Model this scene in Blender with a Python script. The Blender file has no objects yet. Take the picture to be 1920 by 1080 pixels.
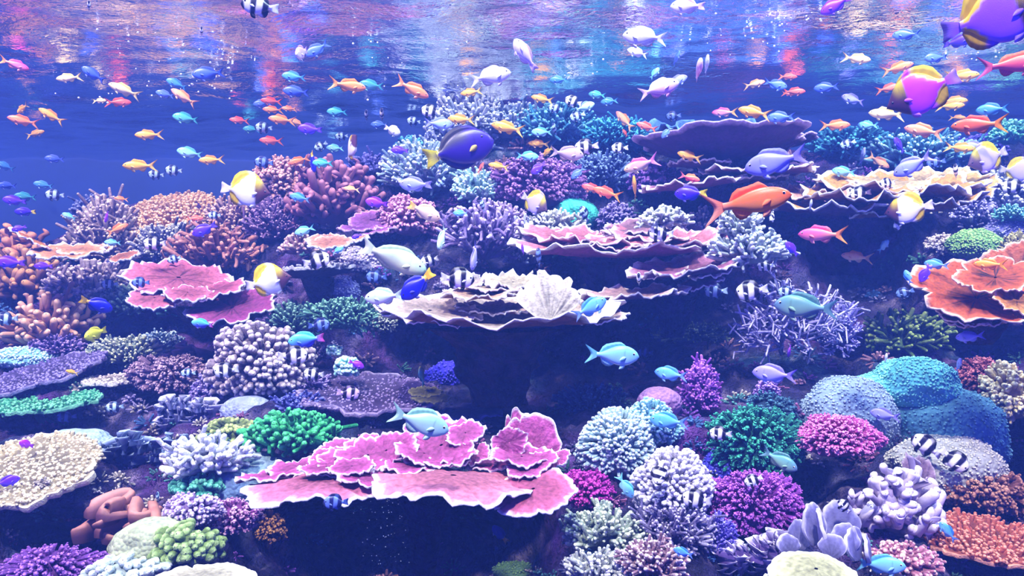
import bpy, math, random
import numpy as np
from mathutils import Vector, Matrix, noise

SC = bpy.context.scene
COL = SC.collection
F = 1400.0                      # focal length in pixels of the 1920 px wide frame
# ------------------------------------------------------------------ camera
cam = bpy.data.cameras.new('camera'); cam.sensor_width = 36; cam.lens = F / 1920 * 36; cam.clip_start = .02
camo = bpy.data.objects.new('camera', cam); COL.objects.link(camo)
camo.rotation_euler = (math.radians(90), 0, 0); SC.camera = camo
# ------------------------------------------------------------------ world, lamps, exposure
w = bpy.data.worlds.new('water_ambient'); SC.world = w; w.use_nodes = True
bg = w.node_tree.nodes['Background']; bg.inputs['Color'].default_value = (.065, .05, 1., 1); bg.inputs['Strength'].default_value = .75
SC.view_settings.view_transform = 'Standard'; SC.view_settings.look = 'None'
SC.view_settings.gamma = 1; SC.view_settings.use_curve_mapping = False
SC.view_settings.exposure = .8

def lamp(name, kind, loc, target, energy, color, size=1., angle=0.1):
    l = bpy.data.lights.new(name, kind); l.energy = energy; l.color = color
    if kind == 'AREA': l.size = size
    if kind == 'SUN': l.angle = angle
    o = bpy.data.objects.new(name, l); COL.objects.link(o); o.location = loc
    o.rotation_euler = (Vector(target) - Vector(loc)).to_track_quat('-Z', 'Y').to_euler()
    return o
lamp('tank_lamp', 'SUN', (-.5, -2.5, 4), (0, 0, 0), 3.3, (1., .95, .96), angle=.06)
for x, y, e, c in ((-1.7, 2.0, 42, (1, .85, .86)), (0.2, 1.7, 46, (.7, .92, 1)), (1.6, 2.0, 36, (.8, .9, 1)), (1.9, 1.7, 30, (.55, .6, 1)), (-1.6, 1.5, 25, (.6, .55, 1))):
    lamp('tank_lamp', 'AREA', (x, y, 2.3), (x, y + .25, 0), e, c, .5)

# ------------------------------------------------------------------ helpers
def lin(c):
    c = np.asarray(c, float)
    if c.max() > 1.01: c = c / 255.
    return np.where(c <= .04045, c / 12.92, ((c + .055) / 1.055) ** 2.4)
def sm(a, b, x):
    t = np.clip((x - a) / (b - a), 0, 1); return t * t * (3 - 2 * t)
def at(px, py, D): return np.array(((px - 960) / F * D, D, (540 - py) / F * D))

def tag(o, label=None, cat=None, group=None, kind=None):
    if label: o['label'] = label
    if cat: o['category'] = cat
    if group: o['group'] = group
    if kind: o['kind'] = kind
    return o
def empty(name, loc):
    o = bpy.data.objects.new(name, None); o.empty_display_size = .02; COL.objects.link(o); o.location = loc; return o

class MB:
    """collects vertices, colours and faces for one mesh"""
    def __init__(s): s.v = []; s.c = []; s.q = []; s.t = []; s.n = 0
    def add(s, v, c, q=None, t=None):
        v = np.asarray(v, float); c = np.asarray(c, float)
        if c.ndim == 1: c = np.tile(c, (len(v), 1))
        if q is not None and len(q): s.q.append(np.asarray(q) + s.n)
        if t is not None and len(t): s.t.append(np.asarray(t) + s.n)
        s.v.append(v); s.c.append(c); s.n += len(v)
    def grid(s, P, C, closed_u=False, closed_v=False):
        """P: (nu, nv, 3) points, C the same shape or one colour"""
        nu, nv = P.shape[:2]
        C = np.broadcast_to(np.asarray(C, float), P.shape)
        s.add(P.reshape(-1, 3), C.reshape(-1, 3), gq(nu, nv, closed_u, closed_v))
    def mesh(s, name, origin=(0, 0, 0), smooth=True):
        v = np.concatenate(s.v) - np.asarray(origin); c = np.concatenate(s.c)
        q = np.concatenate(s.q) if s.q else np.zeros((0, 4), int)
        t = np.concatenate(s.t) if s.t else np.zeros((0, 3), int)
        me = bpy.data.meshes.new(name)
        me.vertices.add(len(v)); me.vertices.foreach_set('co', v.astype(np.float32).ravel())
        nl = len(q) * 4 + len(t) * 3
        me.loops.add(nl); me.polygons.add(len(q) + len(t))
        me.loops.foreach_set('vertex_index', np.concatenate([q.ravel(), t.ravel()]).astype(np.int32))
        st = np.concatenate([np.arange(len(q)) * 4, len(q) * 4 + np.arange(len(t)) * 3]).astype(np.int32)
        me.polygons.foreach_set('loop_start', st)
        me.polygons.foreach_set('use_smooth', np.full(len(st), smooth))
        me.update(calc_edges=True); me.validate()
        a = me.color_attributes.new('Col', 'FLOAT_COLOR', 'POINT')
        a.data.foreach_set('color', np.concatenate([c, np.ones((len(c), 1))], 1).astype(np.float32).ravel())
        return me
    def build(s, name, mat, parent=None, origin=(0, 0, 0)):
        me = s.mesh(name, origin); me.materials.append(mat)
        return link(name, me, parent)
def link(name, me, parent=None):
    o = bpy.data.objects.new(name, me); COL.objects.link(o)
    if parent: o.parent = parent
    return o
_gq = {}
def gq(nu, nv, cu, cv):
    k = (nu, nv, cu, cv)
    if k not in _gq:
        i = np.arange(nu if cu else nu - 1)[:, None]; j = np.arange(nv if cv else nv - 1)[None, :]
        a = i * nv + j; b = ((i + 1) % nu) * nv + j; c = ((i + 1) % nu) * nv + (j + 1) % nv; d = i * nv + (j + 1) % nv
        _gq[k] = np.stack([a, b, c, d], -1).reshape(-1, 4)
    return _gq[k]
def unit(v): return v / (np.linalg.norm(v) + 1e-9)
def vnoise(p, s, seed=0):
    """smooth value noise on an (n,3) array, fast, range about -1..1"""
    x = np.asarray(p, float) * s + seed * 7.31
    i = np.floor(x).astype(np.int64); f = x - i; f = f * f * (3 - 2 * f)
    def h(a, b, c):
        n = (a * 73856093) ^ (b * 19349663) ^ (c * 83492791)
        n = (n ^ (n >> 13)) * 1274126177 & 0x7fffffff
        return ((n ^ (n >> 16)) & 0xffff) / 32767.5 - 1
    r = 0
    for dx in (0, 1):
        for dy in (0, 1):
            for dz in (0, 1):
                wt = (f[..., 0] if dx else 1 - f[..., 0]) * (f[..., 1] if dy else 1 - f[..., 1]) * (f[..., 2] if dz else 1 - f[..., 2])
                r = r + wt * h(i[..., 0] + dx, i[..., 1] + dy, i[..., 2] + dz)
    return r

# ------------------------------------------------------------------ materials
def node_mat(name, rough=.6, spec=.3, bump=(), attr=True, vary=(.7, 1.12, 30), base=None, tint=False, sheen=0, trans=0):
    m = bpy.data.materials.new(name); m.use_nodes = True
    nt = m.node_tree; N = nt.nodes; L = nt.links
    b = N['Principled BSDF']; b.inputs['Roughness'].default_value = rough; b.inputs['Specular IOR Level'].default_value = spec
    tc = N.new('ShaderNodeTexCoord')
    if attr:
        a = N.new('ShaderNodeAttribute'); a.attribute_name = 'Col'; src = a.outputs['Color']
    else:
        a = N.new('ShaderNodeRGB'); a.outputs[0].default_value = (*lin(base), 1); src = a.outputs[0]
    if vary:
        n = N.new('ShaderNodeTexNoise'); n.inputs['Scale'].default_value = vary[2]; n.inputs['Detail'].default_value = 5
        L.new(tc.outputs['Object'], n.inputs['Vector'])
        r = N.new('ShaderNodeMapRange'); r.inputs['From Min'].default_value = .3; r.inputs['From Max'].default_value = .7
        r.inputs['To Min'].default_value = vary[0]; r.inputs['To Max'].default_value = vary[1]
        L.new(n.outputs['Fac'], r.inputs['Value'])
        x = N.new('ShaderNodeMix'); x.data_type = 'RGBA'; x.blend_type = 'MULTIPLY'; x.inputs['Factor'].default_value = 1
        L.new(src, x.inputs['A']); L.new(r.outputs[0], x.inputs['B']); src = x.outputs['Result']
    if tint:
        oi = N.new('ShaderNodeObjectInfo')
        x = N.new('ShaderNodeMix'); x.data_type = 'RGBA'; x.blend_type = 'MULTIPLY'; x.inputs['Factor'].default_value = 1
        L.new(src, x.inputs['A']); L.new(oi.outputs['Color'], x.inputs['B']); src = x.outputs['Result']
    L.new(src, b.inputs['Base Color'])
    last = None
    for kind, scale, strength in bump:
        if kind == 'noise':
            t = N.new('ShaderNodeTexNoise'); t.inputs['Scale'].default_value = scale; t.inputs['Detail'].default_value = 6; out = t.outputs['Fac']
        else:
            t = N.new('ShaderNodeTexVoronoi'); t.inputs['Scale'].default_value = scale; out = t.outputs['Distance']
        L.new(tc.outputs['Object'], t.inputs['Vector'])
        bm = N.new('ShaderNodeBump'); bm.inputs['Strength'].default_value = strength; bm.inputs['Distance'].default_value = (3. if 'rock' in name else .5) / scale
        if kind == 'polyp': bm.invert = True
        L.new(out, bm.inputs['Height'])
        if last: L.new(last, bm.inputs['Normal'])
        last = bm.outputs['Normal']
    if last: L.new(last, b.inputs['Normal'])
    if trans:
        tr = N.new('ShaderNodeBsdfTranslucent'); L.new(src, tr.inputs['Color'])
        mx = N.new('ShaderNodeMixShader'); mx.inputs['Fac'].default_value = trans
        L.new(b.outputs[0], mx.inputs[1]); L.new(tr.outputs[0], mx.inputs[2]); L.new(mx.outputs[0], N['Material Output'].inputs['Surface'])
    return m
M = {
    'coral': node_mat('coral_skin', .75, .18, (('polyp', 230, .5), ('noise', 150, .8)), vary=(.62, 1.15, 60)),
    'polyp': node_mat('polyp_skin', .7, .2, (('polyp', 95, .8), ('noise', 200, .3))),
    'plate': node_mat('plate_coral_skin', .72, .2, (('polyp', 150, .35), ('noise', 70, .35)), vary=(.6, 1.2, 85)),
    'smooth': node_mat('leather_coral_skin', .6, .3, (('noise', 220, .25),)),
    'rock': node_mat('reef_rock_surface', .85, .15, (('noise', 25, .9), ('noise', 110, .8)), vary=(.25, 1.7, 16)),
    'fish': node_mat('fish_skin', .38, .45, (('polyp', 120, .07),), vary=(.93, 1.04, 9), tint=True),
    'fin': node_mat('fish_fin', .5, .3, (), vary=None, tint=True, trans=.35),
    'eye': node_mat('fish_eye', .12, .6, (), vary=None),
}

# ------------------------------------------------------------------ reef slope: distance of the rock seen towards a direction
TAB = np.array([(540, 3.0), (1500, 1.15), (1300, 1.33), (1080, 1.68), (950, 1.9), (800, 2.2), (600, 2.72), (400, 3.2), (300, 3.42), (200, 3.62), (60, 3.8)][1:])
CREST = np.array([(-700, 520), (-300, 520), (0, 480), (60, 470), (150, 430), (230, 385), (330, 385), (420, 390), (480, 340), (560, 322), (650, 330), (715, 345), (770, 300), (830, 235), (900, 205), (1000, 215), (1100, 240), (1200, 275), (1320, 268), (1480, 275), (1600, 285), (1700, 285), (1800, 300), (1900, 270), (2200, 260), (2700, 300)])
CAVES = [(770, 1050, 280, 130, .75), (940, 690, 280, 85, .5), (1640, 490, 110, 80, .3), (1500, 510, 230, 110, .55), (1260, 640, 150, 80, .45), (1640, 600, 100, 70, .4), (1840, 660, 130, 45, .35),
         (340, 628, 120, 30, .3), (1340, 285, 140, 30, .3), (1150, 515, 150, 22, .2), (1490, 920, 70, 55, .25), (80, 800, 120, 25, .2), (120, 1010, 120, 50, .35), (700, 790, 120, 30, .25),
         (400, 455, 70, 20, .2), (1900, 880, 60, 60, .3), (1570, 690, 60, 30, .2)]
def crest(px): return np.interp(px, CREST[:, 0], CREST[:, 1])
def reefD(px, py):
    px = np.asarray(px, float); py = np.asarray(py, float)
    D = np.interp(-py, -TAB[:, 0], TAB[:, 1])
    k = 1 + .2 * (1 - sm(180, 760, px)) * (1 - sm(640, 1000, py)) + .04 * sm(1300, 1900, px)
    D = D * k
    for cx, cy, rx, ry, d in CAVES:
        D = D + d * np.exp(-(np.abs((px - cx) / rx) ** 3 + np.abs((py - cy) / ry) ** 3))
    return D
HAZE = .07
# ------------------------------------------------------------------ the setting
ZW = .9                                                     # height of the waterline above the lens
def reef_mesh():
    PX = np.arange(-700, 2701, 11.); nr = 150
    C = crest(PX); t = np.linspace(0, 1, nr)
    PY = 1500 + (C[:, None] - 1500) * t[None, :] ** .85
    X = np.repeat(PX[:, None], nr, 1)
    D = reefD(X, PY)
    P = np.stack([(X - 960) / F * D, D, (540 - PY) / F * D], -1)
    back = []
    top = P[:, -1]
    for dy, dz in ((.1, .0), (.3, -.06), (.6, -.35), (.8, -1.0), (.9, -2.2)):
        q = top + np.array((0, dy, 0.)); q[:, 2] = np.maximum(q[:, 2] + dz, -1.35); back.append(q[:, None, :])
    P = np.concatenate([P] + back, 1)
    d = P / np.linalg.norm(P, axis=-1, keepdims=True)
    n = .055 * vnoise(P, 5, 1) + .035 * vnoise(P, 12, 2) + .02 * vnoise(P, 28, 3) + .008 * vnoise(P, 70, 4)
    P = P - d * n[..., None] * .8
    P[..., 2] += n * .6
    a = vnoise(P, 4, 9)[..., None]; b = vnoise(P, 9, 11)[..., None]; c = vnoise(P, 30, 5)[..., None]
    base = lin((44, 38, 74))
    Cc = base * (1 + .35 * c) + np.clip(a, 0, 1) * (lin((118, 62, 150)) - base) * .6 + np.clip(b - .2, 0, 1) * (lin((60, 100, 130)) - base) * .8
    Cc = Cc + np.clip(c - .35, 0, 1) * (lin((190, 170, 190)) - base) * .7
    mb = MB(); mb.grid(P, np.clip(Cc, .004, 1)); return mb
tag(reef_mesh().build('reef_rock', M['rock']), 'dark craggy rock slope that carries all the corals', 'rock', kind='structure')

def tank_wall():
    m = bpy.data.materials.new('painted_tank_wall'); m.use_nodes = True; nt = m.node_tree; b = nt.nodes['Principled BSDF']; b.inputs['Roughness'].default_value = .8
    n = nt.nodes.new('ShaderNodeTexNoise'); n.inputs['Scale'].default_value = 1.3; n.inputs['Detail'].default_value = 8
    r = nt.nodes.new('ShaderNodeValToRGB'); r.color_ramp.elements[0].position = .3; r.color_ramp.elements[1].position = .75
    r.color_ramp.elements[0].color = (*lin((6, 34, 92)), 1); r.color_ramp.elements[1].color = (*lin((16, 50, 132)), 1)
    tc = nt.nodes.new('ShaderNodeTexCoord'); nt.links.new(tc.outputs['Object'], n.inputs['Vector']); nt.links.new(n.outputs['Fac'], r.inputs['Fac']); nt.links.new(r.outputs[0], b.inputs['Base Color'])
    mb = MB(); y = 5.3
    mb.add([(-6, y, -1.4), (6, y, -1.4), (6, y, 1.6), (-6, y, 1.6), (-6, y + .1, -1.4), (6, y + .1, -1.4), (6, y + .1, 1.6), (-6, y + .1, 1.6)], (1, 1, 1),
           [(0, 1, 2, 3), (5, 4, 7, 6), (3, 2, 6, 7), (1, 0, 4, 5), (0, 3, 7, 4), (2, 1, 5, 6)])
    tag(mb.build('wall_back', m), 'blue painted wall of the tank beyond the reef', 'wall', kind='structure')
    mb = MB(); z = -1.4
    mb.add([(-6, -.5, z), (6, -.5, z), (6, 5.3, z), (-6, 5.3, z)], lin((60, 56, 90)), [(0, 1, 2, 3)])
    tag(mb.build('floor', M['rock']), 'dark floor of the tank under the reef', 'floor', kind='structure')
tank_wall()

def water():
    xs = np.linspace(-6, 6, 241); ys = np.concatenate([np.linspace(-.5, 1.6, 40), np.linspace(1.62, 5.29, 230)])
    X, Y = np.meshgrid(xs, ys, indexing='ij'); P = np.stack([X, Y, 0 * X], -1)
    h = 1.5 * .012 * vnoise(P * (1., 1.3, 1), 3.2, 3) + 1.8 * .0075 * vnoise(P * (.8, 1.5, 1) + .25 * X[..., None] * (0, 1, 0), 8, 4) + 1.8 * .0038 * vnoise(P * (.7, 1.5, 1), 19, 5)
    P[..., 2] = ZW + h
    mb = MB(); mb.grid(P, (1, 1, 1))
    m = bpy.data.materials.new('water_surface'); m.use_nodes = True; nt = m.node_tree; N = nt.nodes; L = nt.links
    N.remove(N['Principled BSDF'])
    g = N.new('ShaderNodeBsdfGlossy'); g.inputs['Roughness'].default_value = .03; g.inputs['Color'].default_value = (.93, .95, 1, 1)
    t = N.new('ShaderNodeBsdfTransparent'); t.inputs['Color'].default_value = (.95, .97, 1, 1)
    geo = N.new('ShaderNodeNewGeometry'); dot = N.new('ShaderNodeVectorMath'); dot.operation = 'DOT_PRODUCT'
    L.new(geo.outputs['Incoming'], dot.inputs[0]); L.new(geo.outputs['Normal'], dot.inputs[1])
    ab = N.new('ShaderNodeMath'); ab.operation = 'ABSOLUTE'; L.new(dot.outputs['Value'], ab.inputs[0])
    mr = N.new('ShaderNodeMapRange'); mr.interpolation_type = 'SMOOTHSTEP'; mr.inputs['From Min'].default_value = .62; mr.inputs['From Max'].default_value = .70   # total reflection below the critical angle
    L.new(ab.outputs[0], mr.inputs['Value'])
    tc = N.new('ShaderNodeTexCoord'); mp = N.new('ShaderNodeMapping'); mp.inputs['Scale'].default_value = (.7, 1.2, 1)
    L.new(tc.outputs['Object'], mp.inputs['Vector'])
    n = N.new('ShaderNodeTexNoise'); n.inputs['Scale'].default_value = 55; n.inputs['Detail'].default_value = 3; n.inputs['Distortion'].default_value = .6
    L.new(mp.outputs[0], n.inputs['Vector'])
    bp = N.new('ShaderNodeBump'); bp.inputs['Strength'].default_value = .5; bp.inputs['Distance'].default_value = .008; L.new(n.outputs['Fac'], bp.inputs['Height']); L.new(bp.outputs[0], g.inputs['Normal'])
    mx = N.new('ShaderNodeMixShader'); L.new(mr.outputs[0], mx.inputs['Fac']); L.new(g.outputs[0], mx.inputs[1]); L.new(t.outputs[0], mx.inputs[2])
    L.new(mx.outputs[0], N['Material Output'].inputs['Surface'])
    tag(mb.build('water_surface', m), 'rippled underside of the water surface reflecting the reef', 'water', kind='structure')
water()

def haze(density=.11):
    mb = MB(); x, y0, y1, z0, z1 = 5.9, -.45, 5.28, -1.38, ZW - .03
    mb.add([(-x, y0, z0), (x, y0, z0), (x, y1, z0), (-x, y1, z0), (-x, y0, z1), (x, y0, z1), (x, y1, z1), (-x, y1, z1)], (1, 1, 1),
           [(3, 2, 1, 0), (4, 5, 6, 7), (0, 1, 5, 4), (1, 2, 6, 5), (2, 3, 7, 6), (3, 0, 4, 7)])
    m = bpy.data.materials.new('blue_water_haze'); m.use_nodes = True; nt = m.node_tree; nt.nodes.remove(nt.nodes['Principled BSDF'])
    v = nt.nodes.new('ShaderNodeVolumeScatter'); v.inputs['Color'].default_value = (.09, .2, 1., 1); v.inputs['Density'].default_value = density; v.inputs['Anisotropy'].default_value = .2
    nt.links.new(v.outputs[0], nt.nodes['Material Output'].inputs['Volume'])
    tag(mb.build('water_haze', m), 'clear blue water that fills the tank', 'water', kind='structure')
if HAZE: haze(HAZE)
# ------------------------------------------------------------------ coral builders
def frame(d):
    d = unit(np.asarray(d, float)); a = np.array((0, 0, 1.)) if abs(d[2]) < .9 else np.array((1., 0, 0))
    u = unit(np.cross(a, d)); return u, np.cross(d, u), d
def tube(mb, pts, rad, col, sides=6, tip=None):
    """rounded tube along pts; col from base to tip"""
    pts = np.asarray(pts, float); rad = np.asarray(rad, float); k = len(pts)
    tan = np.gradient(pts, axis=0); end = unit(tan[-1])
    pts = np.concatenate([pts, [pts[-1] + end * rad[-1] * .55, pts[-1] + end * rad[-1] * .8]]); rad = np.concatenate([rad, [rad[-1] * .72, rad[-1] * .12]])
    u, v, _ = frame(pts[-1] - pts[0])
    a = np.arange(sides) * 2 * math.pi / sides
    ring = np.cos(a)[:, None] * u + np.sin(a)[:, None] * v
    P = pts[:, None, :] + rad[:, None, None] * ring[None]
    t = np.linspace(0, 1, k + 2)[:, None]
    c0 = np.asarray(col, float); c1 = c0 if tip is None else np.asarray(tip, float)
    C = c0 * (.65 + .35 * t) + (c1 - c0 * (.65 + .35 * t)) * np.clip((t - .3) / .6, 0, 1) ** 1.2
    mb.grid(P, np.repeat(C[:, None, :], sides, 1), closed_v=True)
def blob(mb, c, r, col, nu=14, nv=18, lump=.12, s=3, seed=0):
    th = np.linspace(0.02, math.pi - .02, nu)[:, None]; ph = (np.arange(nv) * 2 * math.pi / nv)[None]
    d = np.stack([np.sin(th) * np.cos(ph), np.sin(th) * np.sin(ph), np.cos(th) + 0 * ph], -1)
    f = 1 + lump * vnoise(d, s, seed)
    mb.grid(np.asarray(c) + d * f[..., None] * np.asarray(r), col, closed_v=True)
def dome_dirs(n, rng, lo=-.35, back=.4):
    i = np.arange(n * 3) + .5; z = 1 - 2 * i / (n * 3); ph = i * 2.399963
    d = np.stack([np.sqrt(1 - z * z) * np.cos(ph), np.sqrt(1 - z * z) * np.sin(ph), z], -1)
    d = d[(d[:, 2] > lo) & (d[:, 1] < back)]
    while len(d) > n: d = d[np.linspace(0, len(d) - 1, n).astype(int)]
    return d
THINGS = []
def anchor(px, py, h, dD):
    D = float(reefD(px, py + h * .2)) - dD; return D
def bush(name, label, px, py, w, h, n, r, col, tip, fork=2, start=.25, curl=.3, jit=.18, parts=False, core=True, deep=.7, dD=.03, taper=.75, up=.5, lo=-.35, mat='coral', cat='coral', part='branch', D=None, sides=6, wob=.0, corecol=None, flat=1.):
    """branching colony filling a w x h pixel patch with n main branches of r pixels radius"""
    rng = np.random.default_rng(int(px * 31 + py * 17 + n))
    if name == 'branching_coral': r, n = r * 1.25, int(n * .82)
    w, h = w * 1.1, h * 1.1; D = D or anchor(px, py, h, dD); k = D / F; c = at(px, py, D)
    rx, rz, ry = w / 2 * k, h / 2 * k, w / 2 * k * deep
    rad = np.array((rx, ry, rz)); r = r * k
    root = empty(name, c - (0, 0, rz * .8)); tag(root, label, cat); o = c - (0, 0, rz * .8)
    col = lin(col); tip = lin(tip)
    if core:
        mb = MB(); blob(mb, c + (0, ry * .2, -.1 * rz), rad * .66, lin(corecol) if corecol is not None else col * .45, seed=px)  # core darkened: ambient occlusion between the branches put into its colour
        mb.build('colony_base', M[mat], root, o)
    mb = MB(); cnt = 0
    hub = c + np.array((0, ry * .25, -rz * .45))
    for d in dome_dirs(n, rng, lo):
        d = unit(d + rng.normal(0, jit * .7, 3)); L = rng.uniform(1 - jit, 1 + jit * .5) * (1.02 + .22 * float(vnoise(d[None], 1.9, px)[0]))
        tipp = c + d * rad * L; a = hub + (tipp - hub) * start
        ln = np.linalg.norm(tipp - a)
        mid = a + (tipp - a) * .5 - np.array((0, 0, up * curl * ln * (1 - d[2]) * .6)) + rng.normal(0, .08 * ln, 3)
        t = np.linspace(0, 1, 5 if parts or wob else 4)[:, None]
        P = (1 - t) ** 2 * a + 2 * t * (1 - t) * mid + t * t * tipp
        if wob: P[1:-1] += rng.normal(0, wob * r, (3, 3))
        q_ = len(P) - 1
        rr = r * rng.uniform(.8, 1.2) * (1 + (taper - 1) * t[:, 0])
        cv = col * rng.uniform(.85, 1.12); tv = np.clip(tip * rng.uniform(.9, 1.1), 0, .95)
        b = MB() if parts else mb
        tube(b, P, rr, cv, sides, tv)
        for q in range(fork):
            s = rng.uniform(.35, .85); i0 = P[min(q_, int(s * q_ + .5))]
            dd = unit(unit(tipp - a) + rng.normal(0, .8, 3) + (0, -.1, .25 * up))
            l2 = ln * rng.uniform(.22, .42) * (1.15 - s * .4) + r
            tube(b, [i0, i0 + dd * l2 * .4 + rng.normal(0, .16 * l2, 3), i0 + dd * l2 * .75 + rng.normal(0, .14 * l2, 3), i0 + dd * l2 + (0, 0, -.25 * l2 * (name == 'tree_coral'))], np.array((.9, .85, .8, taper)) * r * .8, cv, sides, tv) if parts else tube(b, [i0, i0 + dd * l2], np.array((.9, taper)) * r * .8, cv, max(5, sides - 1), tv)
        if parts: b.build(part, M[mat], root, o)
    if not parts: tag(mb.build(part + 'es' if part == 'branch' else part + 's', M[mat], root, o), kind='stuff')
    return root

def pom(name, label, px, py, w, h, n, r, col, tip, club=1.5, lo=-.6, deep=.8, dD=.05, mat='coral', D=None, jit=.1, core=None, cat='coral', part='polyp', ln=.34, flower=0, lump=.2):
    """rounded colony covered in short stubby knobs"""
    rng = np.random.default_rng(int(px * 13 + py * 7))
    w, h = w * 1.08, h * 1.08; D = D or anchor(px, py, h, dD); k = D / F; c = at(px, py, D); rad = np.array((w / 2 * k, w / 2 * k * deep, h / 2 * k)); r = r * k
    o = c - (0, 0, rad[2] * .8); root = empty(name, o); tag(root, label, cat)
    col = lin(col); tip = lin(tip)
    mb = MB(); blob(mb, c, rad * (1 - ln * .75), lin(core) if core is not None else col * .55, seed=px); mb.build('colony_base', M[mat], root, o)  # darker core colour carries the occlusion shade between the knobs
    mb = MB()
    for d in dome_dirs(n, rng, lo):
        d = unit(d + rng.normal(0, jit * .6, 3)); g = 1.02 + lump * float(vnoise(d[None], 1.9, px)[0]); e = c + d * rad * g * rng.uniform(1 - jit, 1.03); a = c + d * rad * (g - ln)
        m = (a + e) / 2 + rng.normal(0, r * .25, 3); q = r * rng.uniform(.75, 1.2); tv = np.clip(tip * rng.uniform(.88, 1.08), 0, .95)
        tube(mb, [a, e], [q * .8, q * club * .8], col, 6 if r > .005 else 5, tv)
        for f in range(flower):
            g = unit(d + rng.normal(0, .9, 3)); tube(mb, [m, e + g * q * 1.4], [q * .6, q * .62], col, 5, tv)
    tag(mb.build(part + 's', M[mat], root, o), kind='stuff')
    return root

def plate_mb(a, b, t0=0., t1=2 * math.pi, cup=.0, ruf=.05, lob=7, amp=.1, seed=0, col=(1, 1, 1), rim=(1, 1, 1), under=None, th=.006, ridge=.0, nr=11, rimw=.12, hole=.04, fold=0., slit=2, streak=.25):
    """ruffled plate, x half-width a, y half-depth b, rising towards the rim when cup > 0"""
    rng = np.random.default_rng(int(seed)); na = max(40, int(96 * (t1 - t0) / (2 * math.pi)))
    full = t1 - t0 > 6.2
    A = t0 + (t1 - t0) * np.linspace(0, 1, na, endpoint=not full)[None]; R = (hole + (1 - hole) * np.linspace(0, 1, nr) ** .8)[:, None]
    ph = rng.uniform(0, 6.28, 8)
    edge = 1 + amp * (.5 * np.sin(lob * A + ph[0]) + .35 * np.sin((lob * 2 + 1) * A + ph[1]) + .25 * np.sin((lob * 4 + 3) * A + ph[2]) + .6 * np.sin(2 * A + ph[3]))
    for i in range(slit):
        s0 = rng.uniform(t0, t1); edge = edge - rng.uniform(.1, .22) * np.exp(-((A - s0) / .035) ** 2)
    if not full: edge = edge * (.35 + .65 * sm(0, .14, (A - t0) / (t1 - t0)) * sm(0, .14, (t1 - A) / (t1 - t0)))
    Rr = R * (1 + (edge - 1) * R)
    s = (a + b) / 2
    z = cup * s * R ** 1.8 + ruf * s * R ** 2.5 * (np.sin(lob * A + ph[4]) + .6 * np.sin((lob * 2 + 3) * A + ph[5]) + .35 * np.sin((lob * 5 + 1) * A + ph[6])) + ridge * s * R * np.sin(A * 34 + 3 * np.sin(A * 5)) + fold * s * R * np.cos(2 * A + ph[7])
    X = a * Rr * np.cos(A); Y = b * Rr * np.sin(A); P = np.stack([X, Y, z + 0 * X], -1)
    z2 = .014 * s * (vnoise(P / s, 9, seed) + .5 * vnoise(P / s, 23, seed)) * np.minimum(1, R * 3); P[..., 2] += z2
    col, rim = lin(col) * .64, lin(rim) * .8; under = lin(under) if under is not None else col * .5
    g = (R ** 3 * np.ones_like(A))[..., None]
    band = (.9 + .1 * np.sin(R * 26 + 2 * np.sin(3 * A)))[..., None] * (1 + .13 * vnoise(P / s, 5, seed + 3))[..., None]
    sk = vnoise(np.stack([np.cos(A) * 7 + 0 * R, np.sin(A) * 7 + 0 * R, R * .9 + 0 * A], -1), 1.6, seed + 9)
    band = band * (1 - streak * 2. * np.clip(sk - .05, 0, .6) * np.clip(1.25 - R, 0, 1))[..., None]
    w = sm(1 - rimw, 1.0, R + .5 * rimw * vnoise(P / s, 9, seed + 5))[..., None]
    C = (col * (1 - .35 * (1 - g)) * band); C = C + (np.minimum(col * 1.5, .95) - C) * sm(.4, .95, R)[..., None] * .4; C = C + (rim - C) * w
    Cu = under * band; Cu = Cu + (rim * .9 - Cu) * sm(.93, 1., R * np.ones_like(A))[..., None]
    T = (th * (1.15 - .45 * R ** 2))[..., None] * np.array((0, 0, 1.)); T = np.broadcast_to(T, P.shape)
    mb = MB(); mb.grid(P + T / 2, C, closed_v=full); mb.grid((P - T / 2)[::-1], Cu[::-1], closed_v=full)
    ed = np.stack([P[-1] + T[-1] / 2, P[-1] * (1.006, 1.006, 1), P[-1] - T[-1] / 2]); mb.grid(ed, np.stack([rim + 0 * C[-1], rim + 0 * C[-1], rim * .8 + 0 * C[-1]]), closed_v=full)
    if not full:
        for j in (0, -1): mb.grid(np.stack([P[:, j] + T[:, j] / 2, P[:, j] - T[:, j] / 2]), np.stack([C[:, j], C[:, j]]))
    return mb
def place(o, px, py, D, pitch, roll=0, yaw=0):
    o.location = at(px, py, D) if o.parent is None else at(px, py, D) - np.array(o.parent.location)
    o.rotation_euler = (Matrix.Rotation(math.radians(yaw), 3, 'Z') @ Matrix.Rotation(math.radians(roll), 3, 'Y') @ Matrix.Rotation(math.radians(pitch), 3, 'X')).to_euler()
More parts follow.
